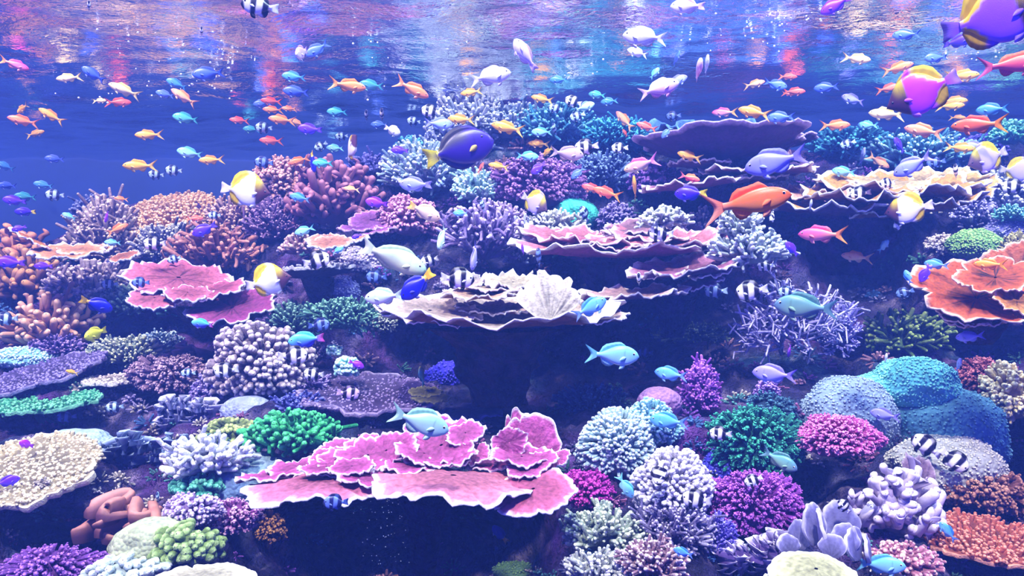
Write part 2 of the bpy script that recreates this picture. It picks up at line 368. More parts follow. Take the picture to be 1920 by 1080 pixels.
def plates(name, label, px, py, D, lst, col, rim=(255, 250, 255), under=None, mat='plate', stalk=None, cat='coral', part='plate', th=4., **kw):
    """colony of plates; each entry (px, py, dD, half-width px, visible half-height px, options)
    a plate is tilted so that its visible half-height comes out as given; negative shows the underside"""
    root = empty(name, at(px, py, D)); tag(root, label, cat)
    for i, e in enumerate(lst):
        x, y, dD, a, b = e[:5]; q = dict(kw); q.update(e[5] if len(e) > 5 else {})
        d = D + dD; k = d / F
        asp = q.pop('asp', .85); roll = q.pop('roll', 0); yaw = q.pop('yaw', 0); c_ = q.pop('col', col); r_ = q.pop('rim', rim); u_ = q.pop('under', under)
        tot = math.degrees(math.asin(max(-1, min(1, b / (a * asp))))); pitch = tot - math.degrees(math.atan((y - 540) / F))
        pitch = q.pop('pitch', pitch)
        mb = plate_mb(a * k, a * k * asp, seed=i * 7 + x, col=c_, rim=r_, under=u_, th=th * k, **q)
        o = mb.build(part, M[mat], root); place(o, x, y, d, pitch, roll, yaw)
    if stalk:
        mb = MB(); sx, sy, sw, sh = stalk[:4]; k = D / F; c1 = lin(stalk[4] if len(stalk) > 4 else (60, 45, 70)); t = np.linspace(0, 1, 7)[:, None]
        t = np.linspace(0, 1, 22)[:, None]; p0 = at(sx, sy, D); P = p0 + np.array((0, .08, -sh * k)) * t; a = np.arange(40) * 2 * math.pi / 40
        rr = sw * k * (1 - .6 * t[:, 0] ** .5); g0 = np.stack([np.cos(a), .7 * np.sin(a), 0 * a], -1)[None]
        G = P[:, None, :] + rr[:, None, None] * g0; q = vnoise(G, 9, 3) * .28 + vnoise(G, 22, 4) * .22 + vnoise(G, 55, 5) * .12
        G = G + g0 * (q * rr[:, None])[..., None]; mb.grid(G, c1 * (1 + .8 * vnoise(G, 30, 6)[..., None]).clip(.2), closed_v=True); mb.build('stalk', M['rock'], root, at(px, py, D))
    return root
def table(name, label, px, py, w, b, n, r, col, tip, dD=.08, cup=.08, under=None, roll=0, ln=2.2, mat='coral', D=None, asp=.8, amp=.1, cat='coral', thick=9, stalk=True, seed=3):
    """table coral: a thick plate whose upper face is covered with short nubs"""
    rng = np.random.default_rng(int(px * 3 + py)); D = D or anchor(px, py, 10, dD); k = D / F; a = w / 2
    root = empty(name, at(px, py, D)); tag(root, label, cat)
    tot = math.degrees(math.asin(max(-1, min(1, b / (a * asp))))); pitch = tot - math.degrees(math.atan((py - 540) / F))
    mb = plate_mb(a * k, a * k * asp, cup=cup, ruf=.02, amp=amp, seed=seed + px, col=np.asarray(col) * .8, rim=tip, under=under, th=thick * k, slit=0, rimw=.07)
    o = mb.build('table_top', M[mat], root); place(o, px, py, D, pitch, roll)
    nb = MB(); c0 = lin(col); c1 = lin(tip); s = a * k * (1 + asp) / 2
    for i in range(n):
        R = math.sqrt((i + .5) / n) * .98; A = i * 2.39996 + rng.normal(0, .1)
        p = np.array((a * k * R * math.cos(A), a * k * asp * R * math.sin(A), cup * s * R ** 1.8)); q = r * k * rng.uniform(.7, 1.25)
        d = unit(np.array((math.cos(A) * R * .8, math.sin(A) * R * .8, 1.)) + rng.normal(0, .25, 3)); tv = np.clip(c1 * rng.uniform(.75, 1.05), 0, .95)
        tube(nb, [p, p + d * q * ln * rng.uniform(.8, 1.2)], [q, q * .8], c0 * rng.uniform(.7, 1.1), 5, tv)
    o2 = tag(nb.build('nubs', M[mat], root), kind='stuff'); place(o2, px, py, D, pitch, roll)
    if stalk:
        mb = MB(); t = np.linspace(0, 1, 5)[:, None]; P = np.array((0, .05, -.01)) + np.array((0, .12, -.16)) * t; a_ = np.arange(12) * 2 * math.pi / 12
        G = P[:, None] + (w * .22 * k * (1 - .5 * t))[:, :, None] * np.stack([np.cos(a_), np.sin(a_), 0 * a_], -1)[None]; mb.grid(G, c0 * .3, closed_v=True); mb.build('stalk', M['rock'], root)
    return root
def mound(name, label, px, py, w, h, col, col2=None, tex='nub', n=400, r=3, lump=.12, dD=0., deep=.8, mat='polyp', D=None, s=2.2, cat='coral', dim=.05, seed=None, lobes=None, part='polyps', cells=7):
    """massive boulder coral; tex: nub / dimple / brain / smooth"""
    seed = seed or px; rng = np.random.default_rng(int(px + py * 3)); D = D or anchor(px, py, h, dD); k = D / F; c = at(px, py, D)
    o = c - (0, 0, h / 2 * k * .8); root = empty(name, o); tag(root, label, cat); c0 = lin(col); c1 = lin(col2 if col2 is not None else col)
    L = lobes or [(0, 0, 0, w, h)]
    nb = MB(); 
    for li, lb in enumerate(L):
        ox, oy, od, lw, lh = lb[:5]; lc = lin(lb[5]) if len(lb) > 5 else c0; lc1 = lin(lb[6]) if len(lb) > 6 else c1
        cc = c + np.array((ox * k, od, oy * k)); rad = np.array((lw / 2 * k, lw / 2 * k * deep, lh / 2 * k))
        nu, nv = (70, 100) if tex != 'nub' else (36, 54); th = np.linspace(.01, math.pi - .01, nu)[:, None]; ph = (np.arange(nv) * 2 * math.pi / nv)[None]
        d = np.stack([np.sin(th) * np.cos(ph), np.sin(th) * np.sin(ph), np.cos(th) + 0 * ph], -1)
        f = 1 + lump * vnoise(d, s, seed + li) + lump * .4 * vnoise(d, s * 2.3, seed + 5); cv = np.zeros(d.shape[:2])
        if tex in ('dimple', 'brain'):
            W = d * rad / rad.max()
            pts = dome_dirs(int(40 * cells), rng, -1, 1) * rad / rad.max()
            dist = np.linalg.norm(W.reshape(-1, 1, 3) - pts[None], axis=-1); dist.partition(1, axis=1)
            e = (dist[:, 1] - dist[:, 0]).reshape(d.shape[:2]); e = np.clip(e / (4.2 / math.sqrt(len(pts))), 0, 1); cv = e
            f = f - dim * (e if tex == 'dimple' else -e)
        C = lc + (lc1 - lc) * cv[..., None]; C = C * (1 + .15 * vnoise(d, 6, seed))[..., None]
        mb = MB(); mb.grid(cc + d * f[..., None] * rad, np.clip(C, .003, .95), closed_v=True)
        mb.build('lobe' if lobes else 'boulder', M[mat], root, o)
        if tex == 'nub':
            for dd in dome_dirs(n // len(L), rng, -.5, .45):
                dd = unit(dd + rng.normal(0, .03, 3)); ff = 1 + lump * float(vnoise(dd[None], s, seed + li)[0]) + lump * .4 * float(vnoise(dd[None], s * 2.3, seed + 5)[0])
                p = cc + dd * ff * rad; q = r * k * rng.uniform(.7, 1.2); nn = unit(dd / rad)
                tube(nb, [p - nn * q * .4, p + nn * q * .3], [q, q * .85], lc, 5, np.clip(lc1 * rng.uniform(.85, 1.15), 0, .95))
    if nb.n: tag(nb.build(part, M[mat], root, o), kind='stuff')
    return root
def ribbons(name, label, px, py, w, h, n, hgt, th, col, rim, dD=.04, wave=.3, freq=5, mat='smooth', cat='coral', flare=.4, D=None, length=.6, part='fold', spread=.8):
    """foliose colony: upright wavy folds, each fold a part"""
    rng = np.random.default_rng(int(px * 5 + py)); D = D or anchor(px, py, h, dD); k = D / F; c = at(px, py + h * .3, D)
    root = empty(name, c); tag(root, label, cat); c0 = lin(col); c1 = lin(rim)
    for i in range(n):
        x0 = rng.uniform(-.5, .5) * w * spread; y0 = (i + .5) / n - .5; yy = y0 * h * spread; base = np.array((x0 * k, (-yy * -.0) + -y0 * -.10 * w * k * 2, -yy * k))
        m = 36; t = np.linspace(-1, 1, m); ang = rng.uniform(-.7, .7); ll = w * length * rng.uniform(.6, 1.1) * k / 2
        lx = t * ll; p1, p2 = rng.uniform(0, 6.28, 2); amp = wave * hgt * k
        ly = amp * (np.sin(freq * t + p1) + .6 * np.sin(freq * 2.1 * t + p2))
        X = lx * math.cos(ang) - ly * math.sin(ang); Y = lx * math.sin(ang) * .6 + ly * math.cos(ang)
        H = hgt * k * (1 - .75 * np.abs(t) ** 3) * (.85 + .2 * np.sin(7 * t + p2)); rows = []; cols = []
        nx = np.gradient(Y); ny = -np.gradient(X); l = np.hypot(nx, ny) + 1e-9; nx /= l; ny /= l; sg = rng.choice((-1, 1)); prof = [(0, .9), (.45, 1.), (.85, .8), (1., .45), (1.03, 0), (1., -.45), (.85, -.8), (.45, -1.), (0, -.9)]
        for u, s in prof:
            f = flare * hgt * k * u ** 2 * sg + s * th * k / 2
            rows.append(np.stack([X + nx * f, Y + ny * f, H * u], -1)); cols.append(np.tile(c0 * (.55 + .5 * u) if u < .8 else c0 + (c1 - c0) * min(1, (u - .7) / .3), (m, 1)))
        mb = MB(); mb.grid(base + np.stack(rows), np.stack(cols) * rng.uniform(.9, 1.1)); mb.build(part, M[mat], root)
    return root
def fillers():
    """small encrusting growth that covers the rock between the colonies"""
    rng = np.random.default_rng(5); pal = [(120, 70, 170), (70, 110, 170), (150, 140, 190), (90, 150, 150), (190, 180, 175), (150, 90, 140), (90, 80, 130), (70, 120, 110), (175, 130, 150)]
    mbs = [MB() for _ in pal]
    n = 0; bpy.context.view_layer.update(); dg = bpy.context.evaluated_depsgraph_get(); water_ = [bpy.data.objects.get(q) for q in ('water_haze',)]
    while n < 900:
        px, py = rng.uniform(-150, 2070), rng.uniform(180, 1120)
        if py < crest(px) + 12: continue
        if any(abs((px - c[0]) / c[2]) ** 2 + abs((py - c[1]) / c[3]) ** 2 < 1.0 for c in CAVES) and rng.uniform() < .5: continue
        n += 1; ok, loc = SC.ray_cast(dg, Vector((0, 0, 0)), Vector(at(px, py, 1.)).normalized())[:2]
        if not ok or loc.y > 4.6: continue
        D = loc.y; c = at(px, py, D + .004); k = D / F; i = int((vnoise(np.array([[px / 260, py / 200, 0]]), 1, 3)[0] * .5 + .5) * len(pal) * 1.3 + rng.uniform(-1.5, 1.5)) % len(pal)
        col = lin(pal[i]) * rng.uniform(.55, 1.05); R = rng.uniform(12, 30) * k; q0 = rng.uniform(2., 3.6) * k; ln = rng.uniform(.25, .7)
        for d in dome_dirs(int(rng.integers(10, 19)), rng, -.2, .4):
            d = unit(d + rng.normal(0, .2, 3)); e = c + d * R * (1, .8, .7) * rng.uniform(.75, 1.1); b = c + (e - c) * (1 - ln); q = q0 * rng.uniform(.7, 1.2)
            tube(mbs[i], [b, e], [q, q * .8], col * .75, 5, np.minimum(col * 1.6, .9))
    root = bpy.data.objects['reef_rock']
    for m in mbs:
        if m.n: tag(m.build('encrusting_growth', M['coral'], root), kind='stuff')
fillers()
# ------------------------------------------------------------------ the corals, from the largest plates to the small clumps
WH = (255, 250, 255)
PI = math.pi
# pink plate coral over the dark hollow
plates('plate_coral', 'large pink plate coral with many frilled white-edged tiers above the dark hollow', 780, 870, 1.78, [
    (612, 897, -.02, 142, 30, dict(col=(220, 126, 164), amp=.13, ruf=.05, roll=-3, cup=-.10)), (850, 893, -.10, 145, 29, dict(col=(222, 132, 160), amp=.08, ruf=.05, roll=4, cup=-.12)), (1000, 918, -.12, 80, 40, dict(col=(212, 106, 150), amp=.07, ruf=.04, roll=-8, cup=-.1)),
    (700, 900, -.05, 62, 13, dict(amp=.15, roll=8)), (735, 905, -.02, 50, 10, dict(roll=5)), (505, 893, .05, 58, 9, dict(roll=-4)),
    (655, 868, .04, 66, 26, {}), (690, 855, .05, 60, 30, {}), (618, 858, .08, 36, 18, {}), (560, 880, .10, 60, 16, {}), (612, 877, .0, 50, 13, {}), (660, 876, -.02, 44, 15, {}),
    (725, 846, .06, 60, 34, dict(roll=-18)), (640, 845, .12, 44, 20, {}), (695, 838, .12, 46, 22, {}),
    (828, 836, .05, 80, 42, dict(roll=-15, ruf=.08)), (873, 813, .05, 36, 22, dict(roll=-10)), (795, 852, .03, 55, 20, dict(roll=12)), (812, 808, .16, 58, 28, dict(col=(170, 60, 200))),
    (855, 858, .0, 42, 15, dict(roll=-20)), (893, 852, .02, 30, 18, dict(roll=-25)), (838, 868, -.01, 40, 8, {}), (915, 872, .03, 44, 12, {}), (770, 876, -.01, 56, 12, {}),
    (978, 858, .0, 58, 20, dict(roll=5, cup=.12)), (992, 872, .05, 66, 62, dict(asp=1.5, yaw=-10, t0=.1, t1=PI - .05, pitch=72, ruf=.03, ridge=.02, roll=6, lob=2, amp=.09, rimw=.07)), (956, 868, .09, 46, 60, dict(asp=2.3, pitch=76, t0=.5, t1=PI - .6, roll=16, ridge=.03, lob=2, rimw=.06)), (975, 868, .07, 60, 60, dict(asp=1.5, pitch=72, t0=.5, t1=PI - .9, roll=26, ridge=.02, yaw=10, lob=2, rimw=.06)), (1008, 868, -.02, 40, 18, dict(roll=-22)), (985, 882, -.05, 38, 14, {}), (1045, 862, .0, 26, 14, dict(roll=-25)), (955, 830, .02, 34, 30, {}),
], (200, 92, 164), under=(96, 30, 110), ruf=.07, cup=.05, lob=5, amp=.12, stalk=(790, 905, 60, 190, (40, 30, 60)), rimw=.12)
# cream bowl coral in the middle
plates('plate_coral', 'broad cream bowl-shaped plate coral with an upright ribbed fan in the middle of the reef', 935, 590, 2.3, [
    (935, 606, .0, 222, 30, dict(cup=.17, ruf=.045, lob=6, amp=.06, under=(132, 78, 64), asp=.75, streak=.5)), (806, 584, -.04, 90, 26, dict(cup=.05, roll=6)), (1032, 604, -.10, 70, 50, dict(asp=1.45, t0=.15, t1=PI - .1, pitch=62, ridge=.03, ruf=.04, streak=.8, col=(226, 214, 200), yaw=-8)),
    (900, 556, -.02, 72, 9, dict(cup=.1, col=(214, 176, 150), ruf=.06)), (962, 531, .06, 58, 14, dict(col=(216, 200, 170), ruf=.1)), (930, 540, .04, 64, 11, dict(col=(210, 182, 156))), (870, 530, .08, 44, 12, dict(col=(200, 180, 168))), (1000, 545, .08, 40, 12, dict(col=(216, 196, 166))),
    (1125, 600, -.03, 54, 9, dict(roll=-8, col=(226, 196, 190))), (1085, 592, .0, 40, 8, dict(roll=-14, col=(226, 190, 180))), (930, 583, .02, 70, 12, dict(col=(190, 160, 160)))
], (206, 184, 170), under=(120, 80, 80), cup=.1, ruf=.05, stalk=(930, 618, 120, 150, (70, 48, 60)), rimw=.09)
# rose tiers above it
plates('plate_coral', 'rose plate coral of three bowed tiers with white edges under the cream branching corals', 1170, 460, 2.65, [
    (1152, 480, -.05, 190, 13, dict(cup=.17, asp=.6, ruf=.04)), (1095, 456, .06, 120, 14, dict(cup=.14, roll=4)), (1060, 448, .14, 84, 12, dict(roll=6)), (1150, 462, .02, 100, 12, dict(cup=.1, col=(190, 104, 130))), (1262, 462, -.02, 96, 13, dict(cup=.15, roll=-10)), (1225, 444, .10, 84, 13, dict(cup=.1)), (1195, 428, .18, 66, 12, dict(roll=-8, col=(180, 130, 150))), (1275, 438, .14, 56, 12, dict(roll=-5, col=(190, 150, 170))), (1325, 456, .0, 54, 12, dict(roll=-28))
], (206, 122, 138), under=(120, 52, 112), ruf=.06, cup=.08, stalk=(1160, 485, 90, 120, (60, 40, 90)), rimw=.11)
plates('plate_coral', 'mauve plate coral curving up in two thin tiers below the rose tiers', 1280, 505, 2.6, [
    (1290, 512, -.18, 112, 14, dict(cup=.2, roll=-9, asp=.6)), (1338, 498, -.16, 62, 14, dict(roll=-20, col=(186, 100, 160))), (1235, 510, -.15, 56, 9, dict(roll=-4)), (1188, 558, -.22, 98, 9, dict(cup=.15, roll=-3, asp=.55, col=(200, 160, 160))), (1312, 530, -.15, 42, 9, dict(roll=-14, col=(170, 80, 150)))
], (170, 104, 140), under=(84, 40, 100), ruf=.06, stalk=(1270, 525, 60, 110, (50, 34, 84)))
plates('plate_coral', 'huge dark purple plate coral seen from beneath at the top of the reef', 1350, 258, 2.95, [
    (1352, 300, -.1, 154, -22, dict(roll=-3, cup=.36, asp=.7, amp=.06, ruf=.03, lob=5)), (1390, 296, .0, 118, -20, dict(cup=.30, asp=.7, roll=-2)), (1350, 262, .15, 128, 9, dict(col=(70, 110, 190), rim=(110, 160, 220), cup=.2, ruf=.06)), (1275, 280, .02, 66, -8, dict(cup=.2)), (1470, 275, .1, 60, -8, dict(cup=.3))
], (110, 80, 150), rim=(210, 190, 240), under=(62, 30, 92), stalk=(1350, 292, 90, 60, (50, 30, 84)), rimw=.05)
plates('plate_coral', 'stack of thin wine-brown shelves with pale edges behind the big orange fish', 1350, 335, 2.85, [
    (1312, 312, .0, 58, -5, {}), (1420, 326, -.05, 100, -6, dict(cup=.08)), (1300, 352, -.05, 92, -5, dict(roll=-6, cup=.1)), (1395, 346, .02, 80, -5, dict(roll=-4)), (1370, 333, .08, 70, -4, {}), (1445, 372, .0, 60, 4, {})
], (170, 110, 140), under=(100, 52, 96), cup=.12, ruf=.05, stalk=(1370, 345, 60, 60, (50, 30, 80)))
plates('plate_coral', 'golden tan plate coral with overlapping cups on the upper slope', 1660, 365, 2.7, [
    (1745, 348, .12, 100, 22, dict(col=(216, 184, 130), roll=-6, cup=.1)), (1680, 366, .02, 142, 17, dict(cup=.2, ruf=.06)), (1612, 378, -.08, 108, 11, dict(cup=.2, col=(200, 140, 80))), (1528, 368, -.02, 84, 8, dict(roll=-3, col=(206, 150, 130), cup=.15)), (1800, 356, .02, 72, 18, dict(roll=-14, col=(214, 170, 96), cup=.1)), (1662, 342, .14, 70, 15, dict(col=(220, 190, 140))),
    (1566, 402, -.1, 116, 7, dict(cup=.22, under=(84, 50, 92), asp=.6)), (1652, 405, -.08, 72, 8, dict(cup=.2, roll=-5, col=(220, 180, 130))), (1735, 394, -.04, 96, 10, dict(cup=.25, roll=-8, under=(150, 90, 50)))
], (206, 150, 76), under=(120, 74, 66), ruf=.07, streak=.5, stalk=(1600, 405, 130, 110, (58, 38, 84)), rimw=.06)
plates('plate_coral', 'big orange plate coral opening like a cup with pale rim', 1820, 560, 2.0, [
    (1830, 560, .0, 122, 58, dict(cup=.14, ruf=.05, amp=.07, lob=4, ridge=.012)), (1866, 522, -.04, 66, 30, dict(roll=-16)), (1906, 568, -.10, 40, 24, dict(col=(232, 150, 76))), (1912, 508, .08, 70, 40, dict(roll=-30, col=(196, 100, 60))), (1850, 604, -.03, 70, 10, dict(roll=-10)), (1808, 600, -.05, 48, 16, {})
], (206, 92, 44), rim=(255, 226, 206), under=(140, 66, 30), ruf=.05, cup=.16, streak=.9, stalk=(1870, 590, 60, 60, (60, 36, 60)), rimw=.09)
plates('plate_coral', 'pink plate coral of five petals below the brown antler coral', 345, 545, 2.75, [
    (335, 522, .1, 100, 30, dict(roll=10, ridge=.015)), (290, 560, -.06, 48, 19, dict(roll=6)), (352, 550, -.05, 46, 13, dict(roll=4)), (402, 545, .0, 60, 16, dict(roll=-12, col=(190, 96, 130))), (436, 578, -.04, 78, 34, dict(col=(150, 62, 128), cup=.08, roll=-4)), (480, 590, .0, 40, 14, dict(roll=-20, col=(160, 80, 150)))
], (206, 112, 142), under=(90, 40, 100), ruf=.06, streak=.6, rimw=.07, stalk=(370, 575, 50, 60))
plates('plate_coral', 'orange-tan plate coral folded over beside the brown leather fingers', 110, 465, 3.05, [(130, 476, .0, 66, 14, dict(cup=.1)), (60, 450, .02, 40, -8, dict(roll=28, col=(236, 150, 70))), (232, 481, .05, 30, 9, dict(col=(190, 120, 90), roll=-10)), (160, 468, .05, 50, 8, {})], (226, 158, 110), under=(140, 76, 60))
plates('plate_coral', 'small peach plate coral beside the brown finger coral', 618, 455, 2.75, [(620, 456, 0, 42, 12, dict(cup=.05)), (612, 449, .05, 36, 10, {}), (655, 450, .05, 34, 6, dict(roll=-8))], (220, 146, 120), under=(130, 60, 90))
plates('plate_coral', 'mauve plate coral behind the pinkish finger coral', 690, 425, 3.0, [(695, 414, .05, 44, 18, {}), (672, 427, 0, 36, 6, {}), (705, 432, .0, 40, 6, dict(roll=-10))], (160, 90, 170), under=(90, 40, 110), rim=(226, 190, 220))
plates('plate_coral', 'smooth cream plate rising at the bottom edge of the tank', 375, 1085, 1.5, [(375, 1084, 0, 100, 34, dict(amp=.04, ruf=.015, cup=-.08)), (350, 1100, .02, 70, 20, {})], (226, 222, 190), rim=(250, 250, 240))
plates('plate_coral', 'pale yellow-white dome plate at the bottom of the tank by the lilac blades', 1530, 1075, 1.5, [(1530, 1068, 0, 86, 48, dict(amp=.03, ruf=.012, cup=-.25, slit=0)), (1530, 1095, .02, 90, 24, {})], (226, 226, 170), rim=(250, 250, 230))
plates('plate_coral', 'grey-brown fan coral standing behind the lilac knobby coral', 1715, 890, 1.93, [(1722, 936, 0, 46, 44, dict(pitch=72, asp=1.8, t0=0.2, t1=PI-.2, ridge=.04)), (1742, 945, -.03, 32, 30, dict(pitch=75, asp=1.4, t0=0.1, t1=PI-.1, yaw=20))], (150, 120, 150), rim=(190, 170, 190), rimw=.06)
plates('plate_coral', 'dim blue-grey plate in the shade behind the pink plate coral', 880, 770, 2.4, [(885, 772, 0, 60, 16, dict(roll=-6)), (840, 782, .02, 40, 10, {})], (74, 76, 130), rim=(110, 110, 190))
plates('plate_coral', 'yellow-green algae-covered plate on a dark ledge of the reef centre', 805, 742, 2.4, [(808, 745, 0, 34, 11, {}), (798, 735, .03, 30, 10, {})], (150, 150, 70), rim=(196, 196, 120))

# table corals
table('table_coral', 'round purple-grey table coral under the small barred fish in mid reef', 690, 745, 272, 36, 620, 3.2, (112, 92, 150), (176, 160, 206), under=(60, 44, 90), roll=2, ln=1.6)
table('table_coral', 'large cream table coral with thick knobby rim at the tank side', 60, 890, 250, 66, 1500, 4., (204, 190, 150), (246, 236, 206), under=(120, 100, 100), roll=-3, thick=16, ln=2.2, cup=.10)
table('table_coral', 'rust-red table coral with stubby upright nubs in the bottom corner', 1845, 1020, 240, 46, 560, 4.4, (176, 84, 62), (236, 164, 136), under=(80, 36, 50), ln=2.6, roll=3)
table('table_coral', 'lavender table coral with fuzzy surface above the green plate', 85, 706, 230, 34, 560, 3.2, (104, 90, 156), (168, 158, 210), roll=-12, ln=1.8)
table('table_coral', 'flat teal-green table coral resting below the lavender table', 82, 762, 200, 20, 460, 3.6, (50, 150, 110), (140, 226, 180), roll=-3, ln=2, under=(20, 50, 70))
table('table_coral', 'thin cream crust coral shelf next to the lavender table', 216, 716, 112, 9, 190, 3, (210, 200, 200), (250, 244, 240), ln=1.4)
table('table_coral', 'thin grey thorny table coral seen edge-on behind the butterflyfish', 588, 514, 150, -6, 300, 3, (120, 116, 140), (200, 196, 214), roll=-6, ln=2.2, dD=.3, under=(60, 50, 80))
table('table_coral', 'peach dome-topped table coral at the crest of the reef', 328, 396, 190, 40, 900, 3.6, (216, 164, 120), (250, 216, 176), ln=3.4, cup=-.22, under=(90, 70, 110))

# knobbly domes
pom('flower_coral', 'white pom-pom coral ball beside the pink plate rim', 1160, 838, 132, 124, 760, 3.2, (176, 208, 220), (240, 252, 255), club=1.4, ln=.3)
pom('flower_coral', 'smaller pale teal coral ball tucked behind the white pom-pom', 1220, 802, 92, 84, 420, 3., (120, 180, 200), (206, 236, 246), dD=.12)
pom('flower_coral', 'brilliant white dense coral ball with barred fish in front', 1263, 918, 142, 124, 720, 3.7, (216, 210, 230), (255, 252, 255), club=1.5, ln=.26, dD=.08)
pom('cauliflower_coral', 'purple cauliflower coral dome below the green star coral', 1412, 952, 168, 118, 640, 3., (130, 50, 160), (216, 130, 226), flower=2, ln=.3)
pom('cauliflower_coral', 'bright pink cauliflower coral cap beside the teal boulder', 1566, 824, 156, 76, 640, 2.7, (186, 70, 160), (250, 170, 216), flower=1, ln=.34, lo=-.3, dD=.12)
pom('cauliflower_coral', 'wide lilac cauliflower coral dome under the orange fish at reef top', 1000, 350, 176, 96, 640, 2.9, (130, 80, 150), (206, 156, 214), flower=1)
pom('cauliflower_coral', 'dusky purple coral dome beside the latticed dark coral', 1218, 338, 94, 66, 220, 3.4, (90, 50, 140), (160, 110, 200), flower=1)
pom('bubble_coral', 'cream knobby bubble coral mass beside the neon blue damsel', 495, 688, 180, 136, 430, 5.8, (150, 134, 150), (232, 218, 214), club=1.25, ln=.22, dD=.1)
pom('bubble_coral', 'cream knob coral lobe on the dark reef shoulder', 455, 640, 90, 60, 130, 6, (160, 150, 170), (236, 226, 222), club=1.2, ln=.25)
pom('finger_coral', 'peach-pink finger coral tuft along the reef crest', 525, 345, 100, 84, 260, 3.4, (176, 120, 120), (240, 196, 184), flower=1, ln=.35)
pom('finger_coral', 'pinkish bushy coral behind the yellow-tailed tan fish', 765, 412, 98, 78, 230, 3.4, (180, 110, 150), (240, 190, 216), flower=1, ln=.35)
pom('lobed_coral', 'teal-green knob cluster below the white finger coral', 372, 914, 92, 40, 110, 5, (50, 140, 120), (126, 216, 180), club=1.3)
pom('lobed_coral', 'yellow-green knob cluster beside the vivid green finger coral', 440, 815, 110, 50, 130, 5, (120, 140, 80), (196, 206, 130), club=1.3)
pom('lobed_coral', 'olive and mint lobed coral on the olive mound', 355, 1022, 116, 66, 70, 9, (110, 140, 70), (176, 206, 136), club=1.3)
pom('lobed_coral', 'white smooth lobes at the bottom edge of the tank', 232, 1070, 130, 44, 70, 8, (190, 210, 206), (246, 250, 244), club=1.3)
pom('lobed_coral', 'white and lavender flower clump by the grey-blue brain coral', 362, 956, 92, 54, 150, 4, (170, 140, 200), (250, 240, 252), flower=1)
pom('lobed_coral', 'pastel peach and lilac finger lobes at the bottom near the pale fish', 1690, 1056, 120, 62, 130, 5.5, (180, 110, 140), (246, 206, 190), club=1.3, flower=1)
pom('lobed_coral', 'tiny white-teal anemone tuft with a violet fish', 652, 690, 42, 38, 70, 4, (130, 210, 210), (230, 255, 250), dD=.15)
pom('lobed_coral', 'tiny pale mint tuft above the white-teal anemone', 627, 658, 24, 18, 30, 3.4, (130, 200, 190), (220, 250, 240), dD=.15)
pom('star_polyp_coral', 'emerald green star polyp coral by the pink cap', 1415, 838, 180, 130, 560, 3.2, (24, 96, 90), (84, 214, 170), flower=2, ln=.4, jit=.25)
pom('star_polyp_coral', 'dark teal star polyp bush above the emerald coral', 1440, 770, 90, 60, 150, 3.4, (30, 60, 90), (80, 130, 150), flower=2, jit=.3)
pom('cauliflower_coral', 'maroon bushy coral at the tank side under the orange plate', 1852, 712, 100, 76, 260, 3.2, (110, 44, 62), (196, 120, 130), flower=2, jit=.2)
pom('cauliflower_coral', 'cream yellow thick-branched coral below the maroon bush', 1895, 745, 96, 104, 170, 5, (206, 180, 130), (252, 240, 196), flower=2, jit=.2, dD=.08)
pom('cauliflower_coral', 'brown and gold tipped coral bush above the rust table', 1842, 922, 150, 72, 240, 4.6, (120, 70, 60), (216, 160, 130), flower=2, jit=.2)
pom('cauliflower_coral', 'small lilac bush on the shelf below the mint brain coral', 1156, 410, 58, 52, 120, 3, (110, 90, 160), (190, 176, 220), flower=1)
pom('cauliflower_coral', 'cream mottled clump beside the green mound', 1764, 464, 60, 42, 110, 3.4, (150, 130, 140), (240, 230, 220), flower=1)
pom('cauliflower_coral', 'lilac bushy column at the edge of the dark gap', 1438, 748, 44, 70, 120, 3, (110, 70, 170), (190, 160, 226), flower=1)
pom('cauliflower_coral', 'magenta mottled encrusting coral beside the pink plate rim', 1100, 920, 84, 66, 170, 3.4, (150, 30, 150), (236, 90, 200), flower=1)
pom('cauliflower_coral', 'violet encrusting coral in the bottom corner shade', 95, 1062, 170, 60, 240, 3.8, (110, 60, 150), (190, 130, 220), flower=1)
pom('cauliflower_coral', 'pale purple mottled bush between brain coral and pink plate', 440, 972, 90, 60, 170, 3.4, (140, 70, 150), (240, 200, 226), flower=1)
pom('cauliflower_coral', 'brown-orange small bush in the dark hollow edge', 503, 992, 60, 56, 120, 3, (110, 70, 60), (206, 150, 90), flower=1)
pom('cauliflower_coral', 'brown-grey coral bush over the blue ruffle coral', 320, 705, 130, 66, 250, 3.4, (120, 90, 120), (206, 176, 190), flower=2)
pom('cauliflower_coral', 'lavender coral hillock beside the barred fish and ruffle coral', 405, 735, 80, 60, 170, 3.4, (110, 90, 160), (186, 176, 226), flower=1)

# massive boulders
mound('brain_coral', 'dimpled lilac-brown brain coral ball next to the purple bush', 1236, 756, 84, 62, (150, 110, 160), (96, 66, 130), 'dimple', cells=3, dim=.10, lump=.04, dD=.2)
mound('brain_coral', 'mint-green brain coral on the upper reef', 1078, 404, 88, 66, (70, 190, 170), (40, 120, 140), 'brain', cells=4, dim=.06)
mound('boulder_coral', 'large twin-humped teal boulder coral', 1680, 770, 300, 200, (90, 140, 170), None, 'nub', n=4200, r=2.7, lump=.1, lobes=[(-88, -16, 0, 176, 160, (120, 140, 166), (170, 190, 212)), (-20, 20, .06, 140, 90, (90, 170, 180), (140, 216, 220)), (46, 42, .03, 160, 116, (96, 180, 180), (160, 240, 226)), (90, -50, .02, 240, 180, (80, 130, 150), (130, 186, 196)), (36, -84, -.16, 200, 110, (160, 160, 160), (226, 220, 206))])
mound('boulder_coral', 'pale grey-blue dome coral with pinkish foot', 466, 772, 104, 62, (140, 150, 190), (180, 190, 216), 'smooth', lump=.06)
mound('boulder_coral', 'yellow-green mound coral above the orange cup', 1828, 462, 96, 62, (110, 160, 90), (176, 216, 130), 'nub', n=500, r=2.8, lump=.08)
